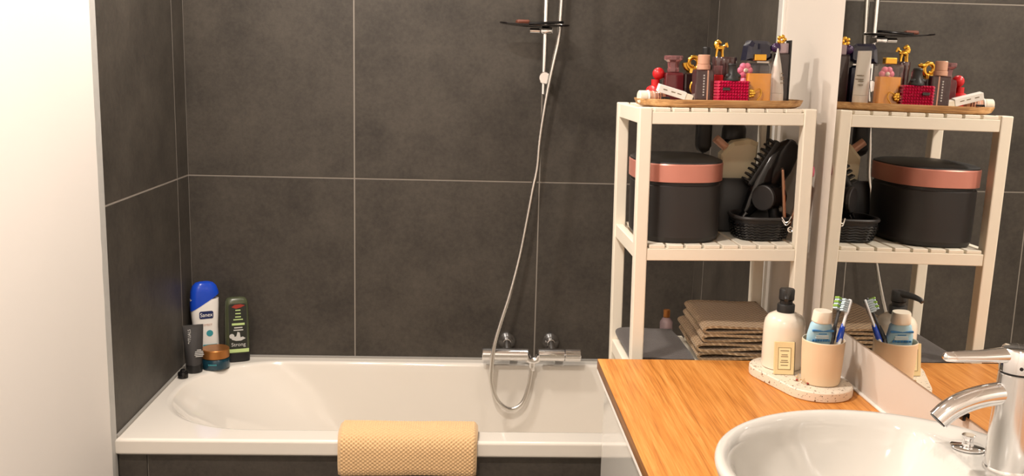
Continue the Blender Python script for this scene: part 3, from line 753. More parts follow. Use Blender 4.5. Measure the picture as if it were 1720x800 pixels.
cup = thing('toothbrush_cup', 'sand coloured ceramic tumbler on the terrazzo tray holding toothbrushes', 'cup', (1.5805, -1.3935, bz))
bm = LT([(0.030, 0), (0.0345, 0.0015), (0.0360, 0.006), (0.0385, 0.05), (0.0398, 0.084), (0.0392, 0.0855), (0.0380, 0.0845), (0.0365, 0.05), (0.0335, 0.008), (0.025, 0.006)], 56); obj('tumbler', bm, 'sand', cup)
obj('rim_glaze', LT([(0.0394, 0.0850), (0.0392, 0.0862), (0.0383, 0.0858), (0.0382, 0.0846)], 56, c0=False, c1=False), 'offwhite', cup)

tp = thing('toothpaste_tube', 'light blue toothpaste tube upside down in the sand tumbler', 'tube', (1.5695, -1.384, bz + 0.009), 0, rot=(radians(4), radians(2), radians(6)))
bm = slab_bottle([(0.004, 0.0215, 0.002), (0.05, 0.0235, 0.0075), (0.085, 0.0250, 0.012), (0.105, 0.0205, 0.0150), (0.110, 0.0165, 0.0145)], 2.2); obj('tube_body', bm, 'paste', tp)
obj('cap', slab_bottle([(0.110, 0.0172, 0.0155), (0.112, 0.0185, 0.0165), (0.130, 0.0172, 0.0155), (0.1325, 0.0162, 0.0145)], 2.4), 'offwhite', tp)
obj('print_band', BX(-0.0215, 0.0215, -0.0137, -0.0095, 0.094, 0.098, 0.001), 'pasteblue', tp)
for z, wd, mm in ((0.089, 0.016, 'pasteblue'), (0.085, 0.024, 'white'), (0.081, 0.026, 'white')): obj('print_line', BX(-wd / 2, wd / 2, -0.0130, -0.0110, z, z + 0.0018), mm, tp)
for i in range(7): obj('print_mark', BX(-0.0185 + i * 0.0052, -0.0150 + i * 0.0052, -0.0124, -0.0104, 0.0748, 0.0782), 'pasteblue', tp, smooth=False)

def toothbrush(name, label, base, top, hm, bmx, grip, bdir):
    base, top = Vector(base), Vector(top); d = (top - base).normalized(); L = (top - base).length
    t = thing(name, label, 'toothbrush', base, group='toothbrushes in the tumbler')
    rq = d.to_track_quat('Z', 'Y'); t.rotation_mode = 'QUATERNION'
    bd = Vector(bdir) - d * d.dot(Vector(bdir)); bd.normalize(); sd = bd.cross(d).normalized()
    mw = Matrix((sd, bd, d)).transposed(); t.rotation_quaternion = mw.to_quaternion()
    prof = [(0.0, 0.0045), (0.02, 0.0058), (0.06, 0.0066), (0.085, 0.0060), (0.105, 0.0035), (L - 0.032, 0.0032), (L - 0.025, 0.0058), (L - 0.004, 0.0060), (L, 0.0035)]
    obj('handle', slab_bottle([(z, r, min(r, 0.0045) * 0.85) for z, r in prof], 2.2, 20), hm, t)
    obj('grip', slab_bottle([(0.078, 0.0030, 0.0050), (0.088, 0.0060, 0.0056), (0.104, 0.0052, 0.0052), (0.116, 0.0020, 0.0040)], 2.2, 20), grip, t)
    for r_ in range(6):
        for c_ in (-1, 0, 1):
            obj('bristle_tuft', BX(c_ * 0.0034 - 0.0015, c_ * 0.0034 + 0.0015, 0.003, 0.0135 + (0.0012 if r_ % 2 else 0), L - 0.027 + r_ * 0.0042, L - 0.027 + r_ * 0.0042 + 0.0034, 0.0004, 1), bmx if r_ % 2 else 'bristle', t)
    return t
toothbrush('toothbrush', 'white toothbrush with a blue grip standing in the tumbler', (1.586, -1.417, bz + 0.008), (1.637, -1.364, ZC + 0.176), 'handle', 'bristle', 'bluecap', (-1, -0.3, 0))
toothbrush('toothbrush', 'dark toothbrush with lime green bristles standing in the tumbler', (1.572, -1.419, bz + 0.008), (1.6265, -1.350, ZC + 0.176), 'darktube', 'lime', 'black', (-1, -0.6, 0))

# ------------------------------------------------------------------ top shelf: perfume tray
TRZ = TOP + 0.0005
ptc = (1.4435, -1.030)
bm = NB()
def boat(k, z, ky=None): return ring(0, 0, z, 0.181 * k, 0.094 * (ky or k), 2.9, 64)
loft(bm, [boat(0.92, 0.0, 0.90), boat(0.97, 0.004, 0.96), boat(1.0, 0.0145), boat(1.0, 0.0165), boat(0.985, 0.0165, 0.97), boat(0.955, 0.0075, 0.93), boat(0.93, 0.0062, 0.90)])
pt = obj('wooden_tray', bm, 'traywood', None, ptc + (TRZ,)); tag(pt, 'shallow oval wooden tray full of perfume bottles on top of the rack', 'tray'); SHELF.append(pt)
pz = TRZ + 0.0064
def P(name, label, cat, x, y, rot=0, z=None, group='perfume bottles on the wooden tray'):
    t = thing(name, label, cat, (x, y, pz if z is None else z), rot, group); SHELF.append(t); return t
# tall plum bottle
t = P('perfume_bottle', 'tall slim plum glass perfume bottle with a beige cylinder cap', 'perfume', 1.3985, -1.075, radians(8))
obj('glass_body', BX(-0.0205, 0.0205, -0.0135, 0.0135, 0, 0.072, 0.003), 'brownglass', t)
obj('collar', LT([(0.0135, 0.072), (0.0145, 0.073), (0.0145, 0.082), (0.013, 0.083)], 28), 'rosecap', t)
obj('cap', LT([(0.0115, 0.083), (0.0128, 0.084), (0.0128, 0.102), (0.0115, 0.1035)], 28), 'rosecap', t)
obj('seam', BX(0.0040, 0.0070, -0.0142, -0.0134, 0.001, 0.071), 'rosecap', t)
for i in range(8): obj('print_mark', BX(-0.0045, -0.0015, -0.0141, -0.0132, 0.018 + i * 0.0058, 0.0212 + i * 0.0058), 'lightprint', t, smooth=False)
# studded crimson bottle
t = P('perfume_bottle', 'crimson studded square perfume bottle with a black bow cap', 'perfume', 1.4565, -1.092, radians(3))
def studs():
    bm = BX(-0.033, 0.033, -0.013, 0.013, 0, 0.050, 0.001, 1); nx, nz = 11, 8
    for s in (-1, 1):
        for i in range(nx):
            for k in range(nz):
                x0, z0 = -0.033 + 0.066 * i / nx, 0.050 * k / nz; x1, z1 = x0 + 0.066 / nx, z0 + 0.050 / nz
                vs = [bm.verts.new(q) for q in ((x0, s * 0.013, z0), (x1, s * 0.013, z0), (x1, s * 0.013, z1), (x0, s * 0.013, z1), ((x0 + x1) / 2, s * 0.0170, (z0 + z1) / 2))]
                for a, b in ((0, 1), (1, 2), (2, 3), (3, 0)): bm.faces.new((vs[a], vs[b], vs[4]))
        for i in range(5):
            for k in range(nz):
                y0, z0 = -0.013 + 0.026 * i / 5, 0.050 * k / nz; y1, z1 = y0 + 0.026 / 5, z0 + 0.050 / nz
                vs = [bm.verts.new(q) for q in ((s * 0.033, y0, z0), (s * 0.033, y1, z0), (s * 0.033, y1, z1), (s * 0.033, y0, z1), (s * 0.0368, (y0 + y1) / 2, (z0 + z1) / 2))]
                for a, b in ((0, 1), (1, 2), (2, 3), (3, 0)): bm.faces.new((vs[a], vs[b], vs[4]))
    return bm
obj('glass_body', studs(), 'crimson', t, smooth=False)
obj('label', BX(-0.0245, -0.0085, -0.0175, -0.0155, 0.030, 0.0365, 0.0008), 'darkbrown', t)
bm = LT([(0.0165, 0.050), (0.0170, 0.052), (0.0150, 0.058), (0.0105, 0.064), (0.0095, 0.080), (0.0105, 0.083), (0.0085, 0.086)], 24); obj('cap', bm, 'black', t)
bm = NB()
for s in (-1, 1): sphere(bm, (s * 0.0085, -0.006, 0.060), 0.0075, 1.15, 0.6, 0.7, 12, 8)
obj('bow', bm, 'black', t)
# amber bottle
t = P('perfume_bottle', 'clear glass perfume bottle half full of amber liquid with a square gold cap', 'perfume', 1.5155, -1.083, radians(-4))
bm = NB(); A = rrect(-0.0285, 0.0285, -0.014, 0.014, 0.006)
loft(bm, [[(x * k, y * k, z) for x, y in A] for z, k in ((0, 0.93), (0.002, 1.0), (0.088, 1.0), (0.092, 0.93))]); obj('glass_body', bm, 'glass', t)
bm = NB(); A2 = rrect(-0.0255, 0.0255, -0.0110, 0.0110, 0.005)
loft(bm, [[(x, y, z) for x, y in A2] for z in (0.008, 0.066)]); obj('liquid', bm, 'amber', t)
obj('cap', BX(-0.0125, 0.0125, -0.0085, 0.0085, 0.0925, 0.106, 0.0015), 'gold', t)
bm = NB()
for k in range(7):
    a = 2 * pi * k / 7; sphere(bm, (-0.018 + 0.006 * cos(a), -0.0165, 0.024 + 0.006 * sin(a)), 0.0042, 1, 0.5, 1, 10, 6)
sphere(bm, (-0.018, -0.0170, 0.024), 0.0045, 1, 0.6, 1, 10, 6); obj('flower_charm', bm, 'gold', t)
obj('ribbon', TB(cr([(-0.012, -0.0152, 0.028), (0.000, -0.0156, 0.034), (0.004, -0.0152, 0.022), (-0.004, -0.0154, 0.010)], 5), 0.0010, 8), 'gold', t)
# white tube
t = P('lotion_tube', 'white tapering lotion tube standing at the right end of the tray', 'tube', 1.5615, -1.058, radians(71))
obj('cap', LT([(0.0155, 0), (0.0165, 0.001), (0.0165, 0.024), (0.0160, 0.0245)], 28), 'white', t)
obj('tube_body', slab_bottle([(0.0248, 0.0165, 0.0165), (0.05, 0.0185, 0.0140), (0.085, 0.0205, 0.0085), (0.110, 0.0215, 0.0030), (0.119, 0.0216, 0.0016)], 2.0), 'white', t)
for z, wd in ((0.066, 0.018), (0.058, 0.020), (0.054, 0.010), (0.046, 0.009)): obj('print_line', BX(-0.016, -0.016 + wd, -0.0145 - (0.062 - z) * 0.14, -0.0095, z, z + 0.0014), 'ink', t)
# red ball bottle
t = P('perfume_bottle', 'red perfume bottle with a round ball stopper at the left of the tray', 'perfume', 1.312, -0.995)
obj('glass_body', LT([(0.017, 0), (0.0205, 0.002), (0.021, 0.026), (0.018, 0.033), (0.011, 0.037)], 28), 'red', t)
obj('neck', LT([(0.0092, 0.036), (0.0092, 0.050)], 24), 'red', t)
bm = NB(); sphere(bm, (0.006, 0, 0.0625), 0.0135); obj('ball_stopper', bm, 'red', t)
# maroon bottle with a crystal stopper
t = P('perfume_bottle', 'maroon square perfume bottle with a flared crystal stopper', 'perfume', 1.3495, -1.0, radians(4))
bm = NB(); A = rrect(-0.0205, 0.0205, -0.016, 0.016, 0.003)
loft(bm, [[(x * k, y * k, z) for x, y in A] for z, k in ((0, 0.95), (0.002, 1.0), (0.060, 1.0), (0.065, 0.9), (0.067, 0.5))]); obj('glass_body', bm, 'maroon', t)
st = NB(); N = 16
loft(st, [[(r * (1 - 0.06 * (k % 2)) * cos(2 * pi * k / N), r * (1 - 0.06 * (k % 2)) * sin(2 * pi * k / N), z) for k in range(N)] for r, z in ((0.0135, 0.067), (0.0140, 0.072), (0.0125, 0.076), (0.0140, 0.088), (0.0215, 0.093), (0.0220, 0.1005), (0.020, 0.102))]); obj('crystal_stopper', st, 'crystal', t, smooth=False)
# gold swirl bottle
t = P('perfume_bottle', 'dark perfume bottle with a gold swirl stopper and round gold medallion', 'perfume', 1.391, -1.005)
obj('glass_body', BX(-0.0195, 0.0195, -0.0135, 0.0135, 0, 0.066, 0.004), 'darkbrown', t)
bm = NB(); loft(bm, [[(0.004 + r * cos(2 * pi * k / 24), y, 0.034 + 1.3 * r * sin(2 * pi * k / 24)) for k in range(24)] for r, y in ((0.0125, -0.0132), (0.0125, -0.0150), (0.010, -0.0160))]); obj('medallion', bm, 'gold', t)
sw = [(0.0168 * (1 - 0.62 * i / 40) * cos(2.6 * pi * i / 40 + pi), 0.0, 0.087 + 0.0185 * (1 - 0.62 * i / 40) * sin(2.6 * pi * i / 40 + pi)) for i in range(41)]
obj('swirl_stopper', TB(sw, [0.0074 - 0.0040 * i / 40 for i in range(41)], 12), 'gold', t)
bm = NB(); sphere(bm, (0.019, -0.004, 0.094), 0.0075, 1.3, 0.8, 0.7, 14, 8); obj('leaf', bm, 'gold', t)
obj('neck', LT([(0.010, 0.0655), (0.010, 0.074)], 20), 'gold', t)
# little black atomiser behind
t = P('perfume_bottle', 'black capped atomiser just behind the tall plum bottle', 'perfume', 1.4315, -0.958)
obj('glass_body', LT([(0.014, 0), (0.0155, 0.002), (0.0155, 0.082), (0.012, 0.090), (0.008, 0.092)], 24), 'blackgloss', t)
obj('cap', LT([(0.0085, 0.092), (0.0095, 0.094), (0.0095, 0.120), (0.0085, 0.1225)], 24), 'black', t)
# horse bottle
t = P('perfume_bottle', 'smoky glass perfume bottle topped by a small gold horse figure', 'perfume', 1.4615, -1.0)
obj('glass_body', LT([(0.023, 0), (0.0255, 0.002), (0.0255, 0.080), (0.0265, 0.084), (0.0270, 0.098), (0.0255, 0.1005)], 36), 'brownglass', t)
hs = NB(); hz = 0.1005; hx = -0.012
sphere(hs, (hx + 0.001, 0, hz + 0.0185), 0.0078, 1.40, 0.85, 0.80, 14, 10)
for dx, dy in ((-0.0065, -0.002), (-0.0055, 0.0025), (0.0065, -0.002), (0.0060, 0.0025)): tube(hs, [(hx + dx * 0.8, dy, hz + 0.018), (hx + dx, dy, hz + 0.009), (hx + dx * 1.1, dy, hz)], [0.0038, 0.0024, 0.0028], 8)
tube(hs, cr([(hx - 0.006, 0, hz + 0.020), (hx - 0.0075, 0, hz + 0.027), (hx - 0.004, 0, hz + 0.0325), (hx + 0.003, -0.001, hz + 0.029)], 4), [0.0062] * 5 + [0.0054] * 4 + [0.0046, 0.004, 0.0034, 0.003], 10)
tube(hs, cr([(hx + 0.008, 0, hz + 0.022), (hx + 0.013, 0, hz + 0.025), (hx + 0.0145, 0, hz + 0.030), (hx + 0.018, 0, hz + 0.021)], 4), 0.0026, 8)
obj('horse_figure', hs, 'gold', t)
# red slim bottle between
t = P('perfume_bottle', 'narrow red and clear perfume bottle squeezed behind the studded one', 'perfume', 1.4375, -1.045)
obj('glass_body', BX(-0.0095, 0.0095, -0.010, 0.010, 0, 0.062, 0.002), 'red', t); obj('cap', BX(-0.0080, 0.0080, -0.008, 0.008, 0.0622, 0.081, 0.0015), 'crystal', t)
# pink flower bottle
t = P('perfume_bottle', 'pink perfume bottle with flower shaped cap behind the black bow', 'perfume', 1.499, -1.035)
obj('glass_body', LT([(0.015, 0), (0.018, 0.002), (0.018, 0.042), (0.010, 0.050), (0.008, 0.056)], 28), 'pink', t)
bm = NB()
for k in range(6):
    a = 2 * pi * k / 6; sphere(bm, (0.0095 * cos(a), 0, 0.072 + 0.0095 * sin(a)), 0.0078, 1, 0.7, 1, 12, 8)
obj('flower_cap', bm, 'pink', t); bm = NB(); sphere(bm, (0, -0.006, 0.072), 0.005, 1, 0.6, 1, 12, 8); obj('flower_centre', bm, 'offwhite', t)
# midnight faceted bottle
t = P('perfume_bottle', 'midnight blue perfume bottle with a broad faceted block cap', 'perfume', 1.541, -0.985, radians(10))
obj('glass_body', BX(-0.024, 0.024, -0.016, 0.016, 0, 0.088, 0.005, 1), 'navyglass', t, smooth=False)
bm = NB(); oc = [(-0.036, 0.094), (-0.031, 0.126), (-0.024, 0.137), (0.014, 0.136), (0.026, 0.128), (0.026, 0.100), (0.010, 0.092)]
loft(bm, [[(x * k, y, 0.112 + (z - 0.112) * k) for x, z in oc] for y, k in ((-0.018, 0.75), (-0.013, 1.0), (0.013, 1.0), (0.018, 0.75))]); obj('faceted_cap', bm, 'navyglass', t, smooth=False)
obj('silver_collar', BX(-0.012, 0.018, -0.0185, 0.010, 0.0882, 0.0925, 0.001), 'silver', t)
# tall violet bottle in the corner
t = P('perfume_bottle', 'tall dark bottle with violet cap and gold flower at the back right corner', 'perfume', 1.590, -1.000, radians(0))
obj('glass_body', BX(-0.016, 0.014, -0.014, 0.014, 0, 0.110, 0.003), 'darkbrown', t)
obj('side_panel', BX(0.0115, 0.0150, -0.016, 0.016, 0, 0.138, 0.0008), 'black', t)
obj('collar', BX(-0.008, 0.0112, -0.009, 0.009, 0.1102, 0.132, 0.002), 'mauve', t)
bm = NB(); sphere(bm, (-0.014, 0, 0.122), 0.012, 1, 0.8, 0.9, 16, 10); obj('cap', bm, 'violet', t)
bm = NB()
for k in range(5):
    a = 2 * pi * k / 5; sphere(bm, (-0.005 + 0.0065 * cos(a), -0.004, 0.1395 + 0.0065 * sin(a)), 0.0048, 1, 0.6, 1, 10, 6)
obj('gold_flower', bm, 'gold', t)
# small things at the left end of the tray
t = P('cosmetic_tube', 'small beige tube with a white ribbed cap lying at the left end of the tray', 'tube', 1.289, -1.052, radians(8), pz + 0.0135, None)
obj('cap', xcyl(-0.024, -0.006, 0.0135, 24), 'offwhite', t); obj('cap_ring', xcyl(-0.006, -0.001, 0.0145, 24), 'white', t)
obj('tube_body', xcyl(-0.001, 0.034, 0.0128, 24, 0.011), 'rosecap', t)
for x in (0.006, 0.012, 0.018, 0.024): obj('ring_print', xcyl(x, x + 0.0022, 0.0131, 24), 'maroon' if x > 0.01 else 'white', t)
t = P('paper_box', 'small white carton lying askew across the beige tube', 'box', 1.339, -1.074, radians(6), pz + 0.0235, None); t.rotation_euler = (radians(8), radians(16), radians(4))
obj('carton', BX(-0.038, 0.024, -0.009, 0.009, -0.008, 0.008, 0.0008), 'white', t, smooth=False); obj('end_flap', BX(0.024, 0.040, -0.008, 0.008, -0.007, 0.006, 0.0008), 'offwhite', t, smooth=False)
for x in (-0.028, -0.010, 0.004): obj('print_line', BX(x, x + 0.009, -0.0095, -0.0088, 0.000, 0.0018), 'ink', t)
t = P('sample_packet', 'crumpled white sample sachet lying flat under the carton', 'sachet', 1.352, -1.092, 0, pz + 0.0005, None)
bm = NB(); nx = 10; g = [[(-0.030 + 0.060 * i / nx, -0.012 + 0.024 * k / 6, 0.004 + 0.004 * noise.noise(Vector((i * 0.9, k * 0.8, 2)))) for i in range(nx + 1)] for k in range(7)]
g2 = [[(x, y, 0.0) for x, y, z in r] for r in g]
Va = loft(bm, g, False, False, False); Vb = loft(bm, g2, False, False, False)
for r in range(6):
    for k in (0, nx): bm.faces.new((Va[r][k], Va[r + 1][k], Vb[r + 1][k], Vb[r][k]))
for k in range(nx):
    for r in (0, 6): bm.faces.new((Va[r][k], Va[r][k + 1], Vb[r][k + 1], Vb[r][k]))
obj('sachet_foil', bm, 'offwhite', t, smooth=False)
t = P('hair_claw', 'tiny black hair claw on the tray below the carton', 'hair clip', 1.315, -1.098, 0, pz + 0.001, None)
obj('spine', BX(-0.009, 0.009, -0.003, 0.003, 0.010, 0.014, 0.001), 'blackgloss', t)
for i in range(5): obj('tooth', TB([(-0.008 + i * 0.004, -0.002, 0.010), (-0.008 + i * 0.004, -0.006, 0.005), (-0.008 + i * 0.004, -0.003, 0)], 0.0011, 6), 'blackgloss', t)

# ------------------------------------------------------------------ middle shelf
bx_ = thing('storage_box', 'oval charcoal storage box with a rose gold banded lid on the middle shelf', 'box', (1.3655, -0.983, MID + 0.0005)); SHELF.append(bx_)
def ov(k, z): return ring(0, 0, z, 0.0945 * k, 0.132 * k, 2.7, 72)
bm = NB(); loft(bm, [ov(0.93, 0), ov(0.97, 0.003), ov(1.0, 0.012), ov(1.005, 0.122), ov(0.99, 0.124), ov(0.97, 0.124), ov(0.965, 0.135)]); obj('box_body', bm, 'charcoal', bx_)
ld_ = NB(); loft(ld_, [ov(1.0, 0.131), ov(1.035, 0.132), ov(1.04, 0.168), ov(1.03, 0.1705)]); lid = obj('lid', ld_, 'rose', bx_)
bm = NB(); loft(bm, [ov(1.028, 0.1700), ov(1.02, 0.1735), ov(0.9, 0.178), ov(0.5, 0.182), ov(0.1, 0.183)]); obj('lid_top', bm, 'black', lid)

def mid(name, label, cat, loc, rot=(0, 0, 0)):
    t = thing(name, label, cat, loc, rot=rot); SHELF.append(t); return t
# black woven basket
bk = mid('woven_basket', 'black woven basket of hair tools on the middle shelf', 'basket', (1.553, -1.026, MID + 0.0005))
bm = NB(); B_ = lambda k, z, kk=1: ring(0, 0, z, 0.066 * k, 0.068 * k, 3.0, 48)
loft(bm, [B_(0.72, 0.0), B_(0.80, 0.003), B_(0.92, 0.030), B_(0.95, 0.050), B_(0.90, 0.050), B_(0.76, 0.008)]); obj('basket_wall', bm, 'black', bk)
for z, k in ((0.006, 0.83), (0.012, 0.86), (0.018, 0.885), (0.024, 0.91), (0.030, 0.935), (0.036, 0.945)):
    pts = [(x, y, z + 0.0012 * (1 if i % 2 else -1)) for i, (x, y, _) in enumerate(ring(0, 0, 0, 0.066 * k, 0.068 * k, 3.0, 60))]; pts.append(pts[0])
    obj('weave_strand', TB(pts, 0.0022, 6), 'blackgloss', bk)
obj('basket_rim', TB([(x, y, 0.050) for x, y, _ in ring(0, 0, 0, 0.063, 0.0645, 3.0, 48)] + [(0.063, 0, 0.050)], 0.0042, 8), 'charcoal', bk)
# hair brush: big black vented brush leaning diagonally
hb = mid('hair_brush', 'big black vented hair brush leaning diagonally out of the basket', 'hair brush', (1.518, -0.985, MID + 0.060), (0, radians(32), radians(4)))
bm = slab_bottle([(0.0, 0.012, 0.012), (0.03, 0.022, 0.014), (0.08, 0.033, 0.015), (0.130, 0.036, 0.015), (0.165, 0.030, 0.0145), (0.188, 0.016, 0.011), (0.193, 0.006, 0.006)], 2.4)
for v in bm.verts: v.co.x += 0.018
obj('brush_head', bm, 'blackgloss', hb)
obj('bristle_bed', BX(-0.020, -0.006, -0.010, 0.010, 0.055, 0.172, 0.003), 'black', hb)
for i in range(9):
    for yy in (-0.008, 0.0, 0.008):
        z = 0.062 + i * 0.0128; obj('bristle', BX(-0.034, -0.019, yy - 0.0018, yy + 0.0018, z - 0.0026, z + 0.0026, 0.0008, 1), 'black', hb, smooth=False)
obj('handle', TB(cr([(0.020, 0, 0.01), (0.018, 0, -0.02), (0.014, 0, -0.045)], 4), 0.011, 14), 'blackgloss', hb)
# hair dryer nozzle ring
hd = mid('hair_dryer', 'black hair dryer with a round nozzle resting in the basket', 'hair dryer', (1.562, -1.038, MID + 0.092), (0, 0, radians(-50)))
def ycyl(prof, N=36, cx=0, cz=0):
    bm = NB(); loft(bm, [[(cx + r * cos(2 * pi * k / N), y, cz + r * sin(2 * pi * k / N)) for k in range(N)] for r, y in prof]); return bm
obj('nozzle', ycyl([(0.018, 0.015), (0.0235, -0.010), (0.0245, -0.0150), (0.0262, -0.0145), (0.0275, 0.0), (0.028, 0.038), (0.022, 0.048)]), 'blackgloss', hd)
obj('nozzle_ring', ycyl([(0.0262, -0.0165), (0.0285, -0.015), (0.0285, -0.008), (0.0262, -0.007)]), 'charcoal', hd)
obj('grip', TB(cr([(0.0, 0.025, -0.015), (0.004, 0.028, -0.038), (0.006, 0.030, -0.060)], 4), 0.0125, 14), 'black', hd)
# beige styling tool with rose gold knob
bt = mid('beige_curler_case', 'beige eight-sided hair tool case with a rose gold knob behind the brush', 'case', (1.530, -0.893, MID + 0.0005), (0, 0, radians(-6)))
oc8 = [(-0.032, 0.0), (0.034, 0.0), (0.040, 0.10), (0.044, 0.205), (0.028, 0.212), (-0.012, 0.206), (-0.040, 0.176), (-0.036, 0.06)]
bm = NB(); loft(bm, [[(x * k, y, 0.106 + (z - 0.106) * k) for x, z in oc8] for y, k in ((-0.030, 0.90), (-0.024, 1.0), (0.024, 1.0), (0.030, 0.90))]); obj('case_shell', bm, 'bone', bt, smooth=False)
obj('knob', TB([(-0.026, -0.005, 0.190), (-0.052, -0.010, 0.212)], 0.0098, 20), 'rosecap', bt)
po = mid('black_pouch', 'soft black zip pouch between the round box and the brush', 'pouch', (1.512, -0.9430, MID + 0.0005), (0, 0, radians(-4)))
obj('pouch_body', slab_bottle([(0, 0.040, 0.012), (0.004, 0.044, 0.0155), (0.06, 0.045, 0.0165), (0.105, 0.042, 0.012), (0.122, 0.038, 0.004)], 3.2), 'black', po)
obj('zip', TB([(-0.037, 0, 0.122), (0.037, 0, 0.122)], 0.0022, 8), 'charcoal', po)
# black round cap behind
cp = mid('spray_can', 'black rounded spray can standing behind the beige case', 'can', (1.537, -0.833, MID + 0.0005))
obj('can', LT([(0.026, 0), (0.029, 0.002), (0.029, 0.200), (0.026, 0.206)], 32), 'blackgloss', cp); obj('domed_cap', LT([(0.0290, 0.207), (0.0295, 0.21), (0.0285, 0.232), (0.022, 0.246), (0.010, 0.251)], 32), 'black', cp)
rd = mid('comb_tail', 'thin black tail comb standing upright beside the brush', 'comb', (1.5845, -0.945, MID + 0.012))
obj('tail', TB([(0, 0, 0), (0.001, 0.0, 0.120), (0.002, 0.002, 0.238)], [0.0055, 0.005, 0.0035], 10), 'black', rd)
obj('comb_spine', BX(-0.004, 0.004, -0.003, 0.003, 0.02, 0.11, 0.001), 'black', rd)
# thin palettes standing in the basket, printed face towards the mirror
for i, (x, y, rt, mm, lb) in enumerate(((1.601, -1.052, -5, 'bronze', 'bronze edged slim palette standing upright in the basket'), (1.6085, -1.050, 19, 'bronze', 'orange printed slim palette tilted to the right in the basket'))):
    pl = mid('makeup_palette', lb, 'palette', (x, y, MID + 0.030), (radians(0), radians(rt), radians(-15)))
    obj('case', BX(-0.0025, 0.0025, -0.024, 0.024, 0, 0.128 if i == 0 else 0.112, 0.0012), mm, pl); obj('printed_cover', BX(0.0025, 0.0032, -0.023, 0.023, 0.002, 0.110), 'orange', pl, smooth=False)
# silver clips at the basket front
for i, (x, y, z) in enumerate(((1.592, -1.0960, MID + 0.050), (1.601, -1.0960, MID + 0.030))):
    c = mid('hair_clip', ('bent silver hair clip hooked over the basket rim', 'small round silver clasp pinned low on the basket front')[i], 'hair clip', (x, y, z))
    if i == 0:
        obj('clip_arm', TB(cr([(-0.010, 0.004, 0.006), (-0.004, -0.002, -0.004), (0.003, -0.003, -0.001), (0.010, 0.002, 0.008)], 5), 0.0017, 8), 'silver', c); obj('clip_arm', TB(cr([(-0.009, 0.004, -0.001), (-0.002, -0.003, -0.010), (0.008, 0.0, -0.003)], 5), 0.0015, 8), 'silver', c)
    else:
        obj('clasp_ring', TB([(0.0055 * cos(2 * pi * k / 16), 0.0, 0.0055 * sin(2 * pi * k / 16)) for k in range(17)], 0.0018, 8), 'silver', c); obj('clasp_pin', TB([(-0.006, 0.001, 0), (0.006, 0.001, 0)], 0.0012, 8), 'silver', c)
# plug hanging on a cord behind the box
hg = mid('power_adapter', 'black power adapter hanging on its cord under the top shelf', 'adapter', (1.462, -0.840, MID + 0.1745))
bm = slab_bottle([(0.0, 0.006, 0.006), (0.006, 0.014, 0.012), (0.016, 0.0185, 0.014), (0.070, 0.0185, 0.014), (0.073, 0.017, 0.013)], 4.0); obj('adapter_body', bm, 'black', hg)
obj('cord', TB(cr([(0, 0, 0.002), (-0.001, 0.002, -0.03), (-0.003, 0.0, -0.10), (0.004, 0.0, -0.172)], 6), 0.0022, 8), 'black', hg)
obj('cord', TB([(0, 0, 0.072), (0, 0, 0.108)], 0.0022, 8), 'black', hg)
pk = mid('pink_hair_tie', 'small pink hair tie stuck on the outside of the right front post', 'hair tie', (1.6345, -1.112, 0.762))
obj('loop', TB([(0.0, 0.006 * cos(2 * pi * k / 16), 0.0085 * sin(2 * pi * k / 16)) for k in range(17)], 0.0032, 8), 'pink', pk); obj('knot', BX(-0.003, 0.003, -0.003, 0.003, -0.012, -0.006, 0.001), 'red', pk)

# ------------------------------------------------------------------ lower shelf: towels
def ribbon(path, T, y0, y1, ny=14, seed=0, amp=0.002, k=6, lean=0.0):
    """a folded cloth: path in x,z swept along y, closed at both faces"""
    P_ = cr([(x, 0, z) for x, z in path], k); L_, R_ = [], []
    for i, p in enumerate(P_):
        t = (P_[min(i + 1, len(P_) - 1)] - P_[max(i - 1, 0)]).normalized(); n = Vector((t.z, 0, -t.x)); L_.append(p + n * T / 2); R_.append(p - n * T / 2)
    e0 = P_[0] + (P_[0] - P_[1]).normalized() * T * 0.3; e1 = P_[-1] + (P_[-1] - P_[-2]).normalized() * T * 0.3
    ol = [e0] + L_ + [e1] + list(reversed(R_))
    rings = []
    for j in range(ny + 1):
        v = j / ny; y = y0 + (y1 - y0) * v; s = 1 - 0.35 * T * (1 if j in (0, ny) else 0)
        rings.append([(q.x + lean * v + amp * noise.noise(Vector((q.x * 20 + seed, y * 14, q.z * 40))), y + 0.003 * noise.noise(Vector((q.x * 25, seed, q.z * 60))), q.z + amp * 0.6 * noise.noise(Vector((q.x * 16, y * 18, seed + q.z * 10)))) for q in ol])
    bm = NB(); V = loft(bm, rings, False, False); n = len(P_)
    for r in (V[0], V[-1]):                     # close both faces strip by strip so the folds stay open
        for i in range(n - 1): bm.faces.new((r[1 + i], r[2 + i], r[2 * n - i], r[2 * n + 1 - i]))
        bm.faces.new((r[0], r[1], r[2 * n + 1])); bm.faces.new((r[1 + n], r[n], r[n + 2]))
    return bm
lz = LOW + 0.0015
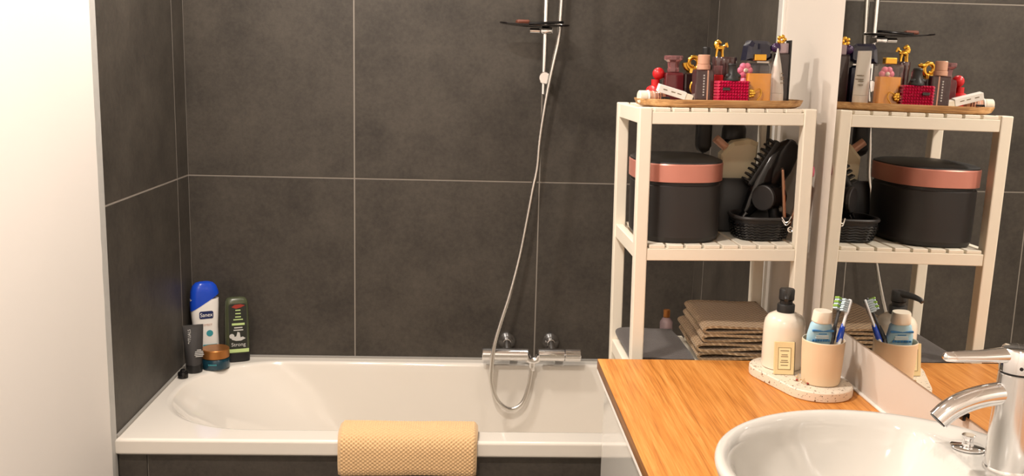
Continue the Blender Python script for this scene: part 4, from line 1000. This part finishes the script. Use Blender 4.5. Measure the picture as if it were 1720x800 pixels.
def fold(z0, n, xl, xr, h, dx=0.0, wav=0.0, T=0.0052):
    """path with n loose loops open at the left and closing towards the right, stacked from z0"""
    p = []; H = h / n
    for i in range(n):
        a = z0 + H * i + T / 2 + 0.0003; b = z0 + H * (i + 1) - T / 2 - 0.0003; g = b - a; xo = xl + dx * i
        if i: p += [(xr + 0.004, (a + p[-1][1]) / 2)]
        p += [(xr - 0.005, a + g * 0.22), (xr - 0.06, a + g * 0.18 + wav), (xo + 0.060, a + g * 0.08 - wav * 0.5), (xo + 0.022, a), (xo + 0.006, a + g * 0.12), (xo, (a + b) / 2), (xo + 0.006, b - g * 0.12), (xo + 0.022, b), (xo + 0.060, b - g * 0.08 + wav * 0.5), (xr - 0.06, b - g * 0.18 - wav), (xr - 0.005, b - g * 0.22)]
    return p
tws = [(lz, 1, 1.438, 1.600, 0.021, 0.0, 0.000, 'beige waffle towel at the bottom of the folded stack'),
       (lz + 0.0225, 2, 1.412, 1.604, 0.041, -0.004, 0.0018, 'beige waffle towel in the middle of the folded stack'),
       (lz + 0.0640, 2, 1.420, 1.602, 0.0385, 0.002, 0.0004, 'beige waffle towel on top of the folded stack')]
for i, (z0, n, xl, xr, h, dx, wv, lb) in enumerate(tws):
    o = obj('folded_towel', ribbon(fold(z0, n, xl, xr, h, dx, wv), 0.0052, -1.100, -0.850, 16, i * 7.3, 0.0011, 5, 0.012), 'towel', None, (0, 0, 0), sharp=70)
    tag(o, lb, 'towel', 'beige towels stacked on the lower shelf'); SHELF.append(o)
gt = obj('grey_towel', ribbon([(1.405, lz + 0.006), (1.34, lz + 0.005), (1.29, lz + 0.0055), (1.272, lz + 0.013), (1.275, lz + 0.022), (1.30, lz + 0.024), (1.35, lz + 0.021), (1.405, lz + 0.0205)], 0.0095, -1.096, -0.835, 16, 31, 0.003, 6), 'greytowel', None, (0, 0, 0), sharp=70)
tag(gt, 'dark grey towel folded flat on the lower shelf beside the beige stack', 'towel'); SHELF.append(gt)
sb = mid('sample_bottle', 'little clear bottle with a gold screw cap lying behind the beige towels', 'bottle', (1.395, -0.8250, lz), (0, 0, 0))
obj('bottle', LT([(0.014, 0), (0.016, 0.002), (0.016, 0.040), (0.010, 0.050), (0.006, 0.052)], 24), 'mauve', sb); obj('cap', LT([(0.0075, 0.052), (0.0085, 0.053), (0.0085, 0.070), (0.0075, 0.071)], 24), 'copper', sb)

# the rack leans a touch to the left, with all it carries
lean = Matrix.Translation((1.443, -0.967, 0.60 + ZR)) @ Matrix.Rotation(radians(-0.7), 4, 'Y') @ Matrix.Translation((-1.443, 0.967, -0.60 - ZR))
bpy.context.view_layer.update()
for o in SHELF: o.matrix_world = lean @ o.matrix_world
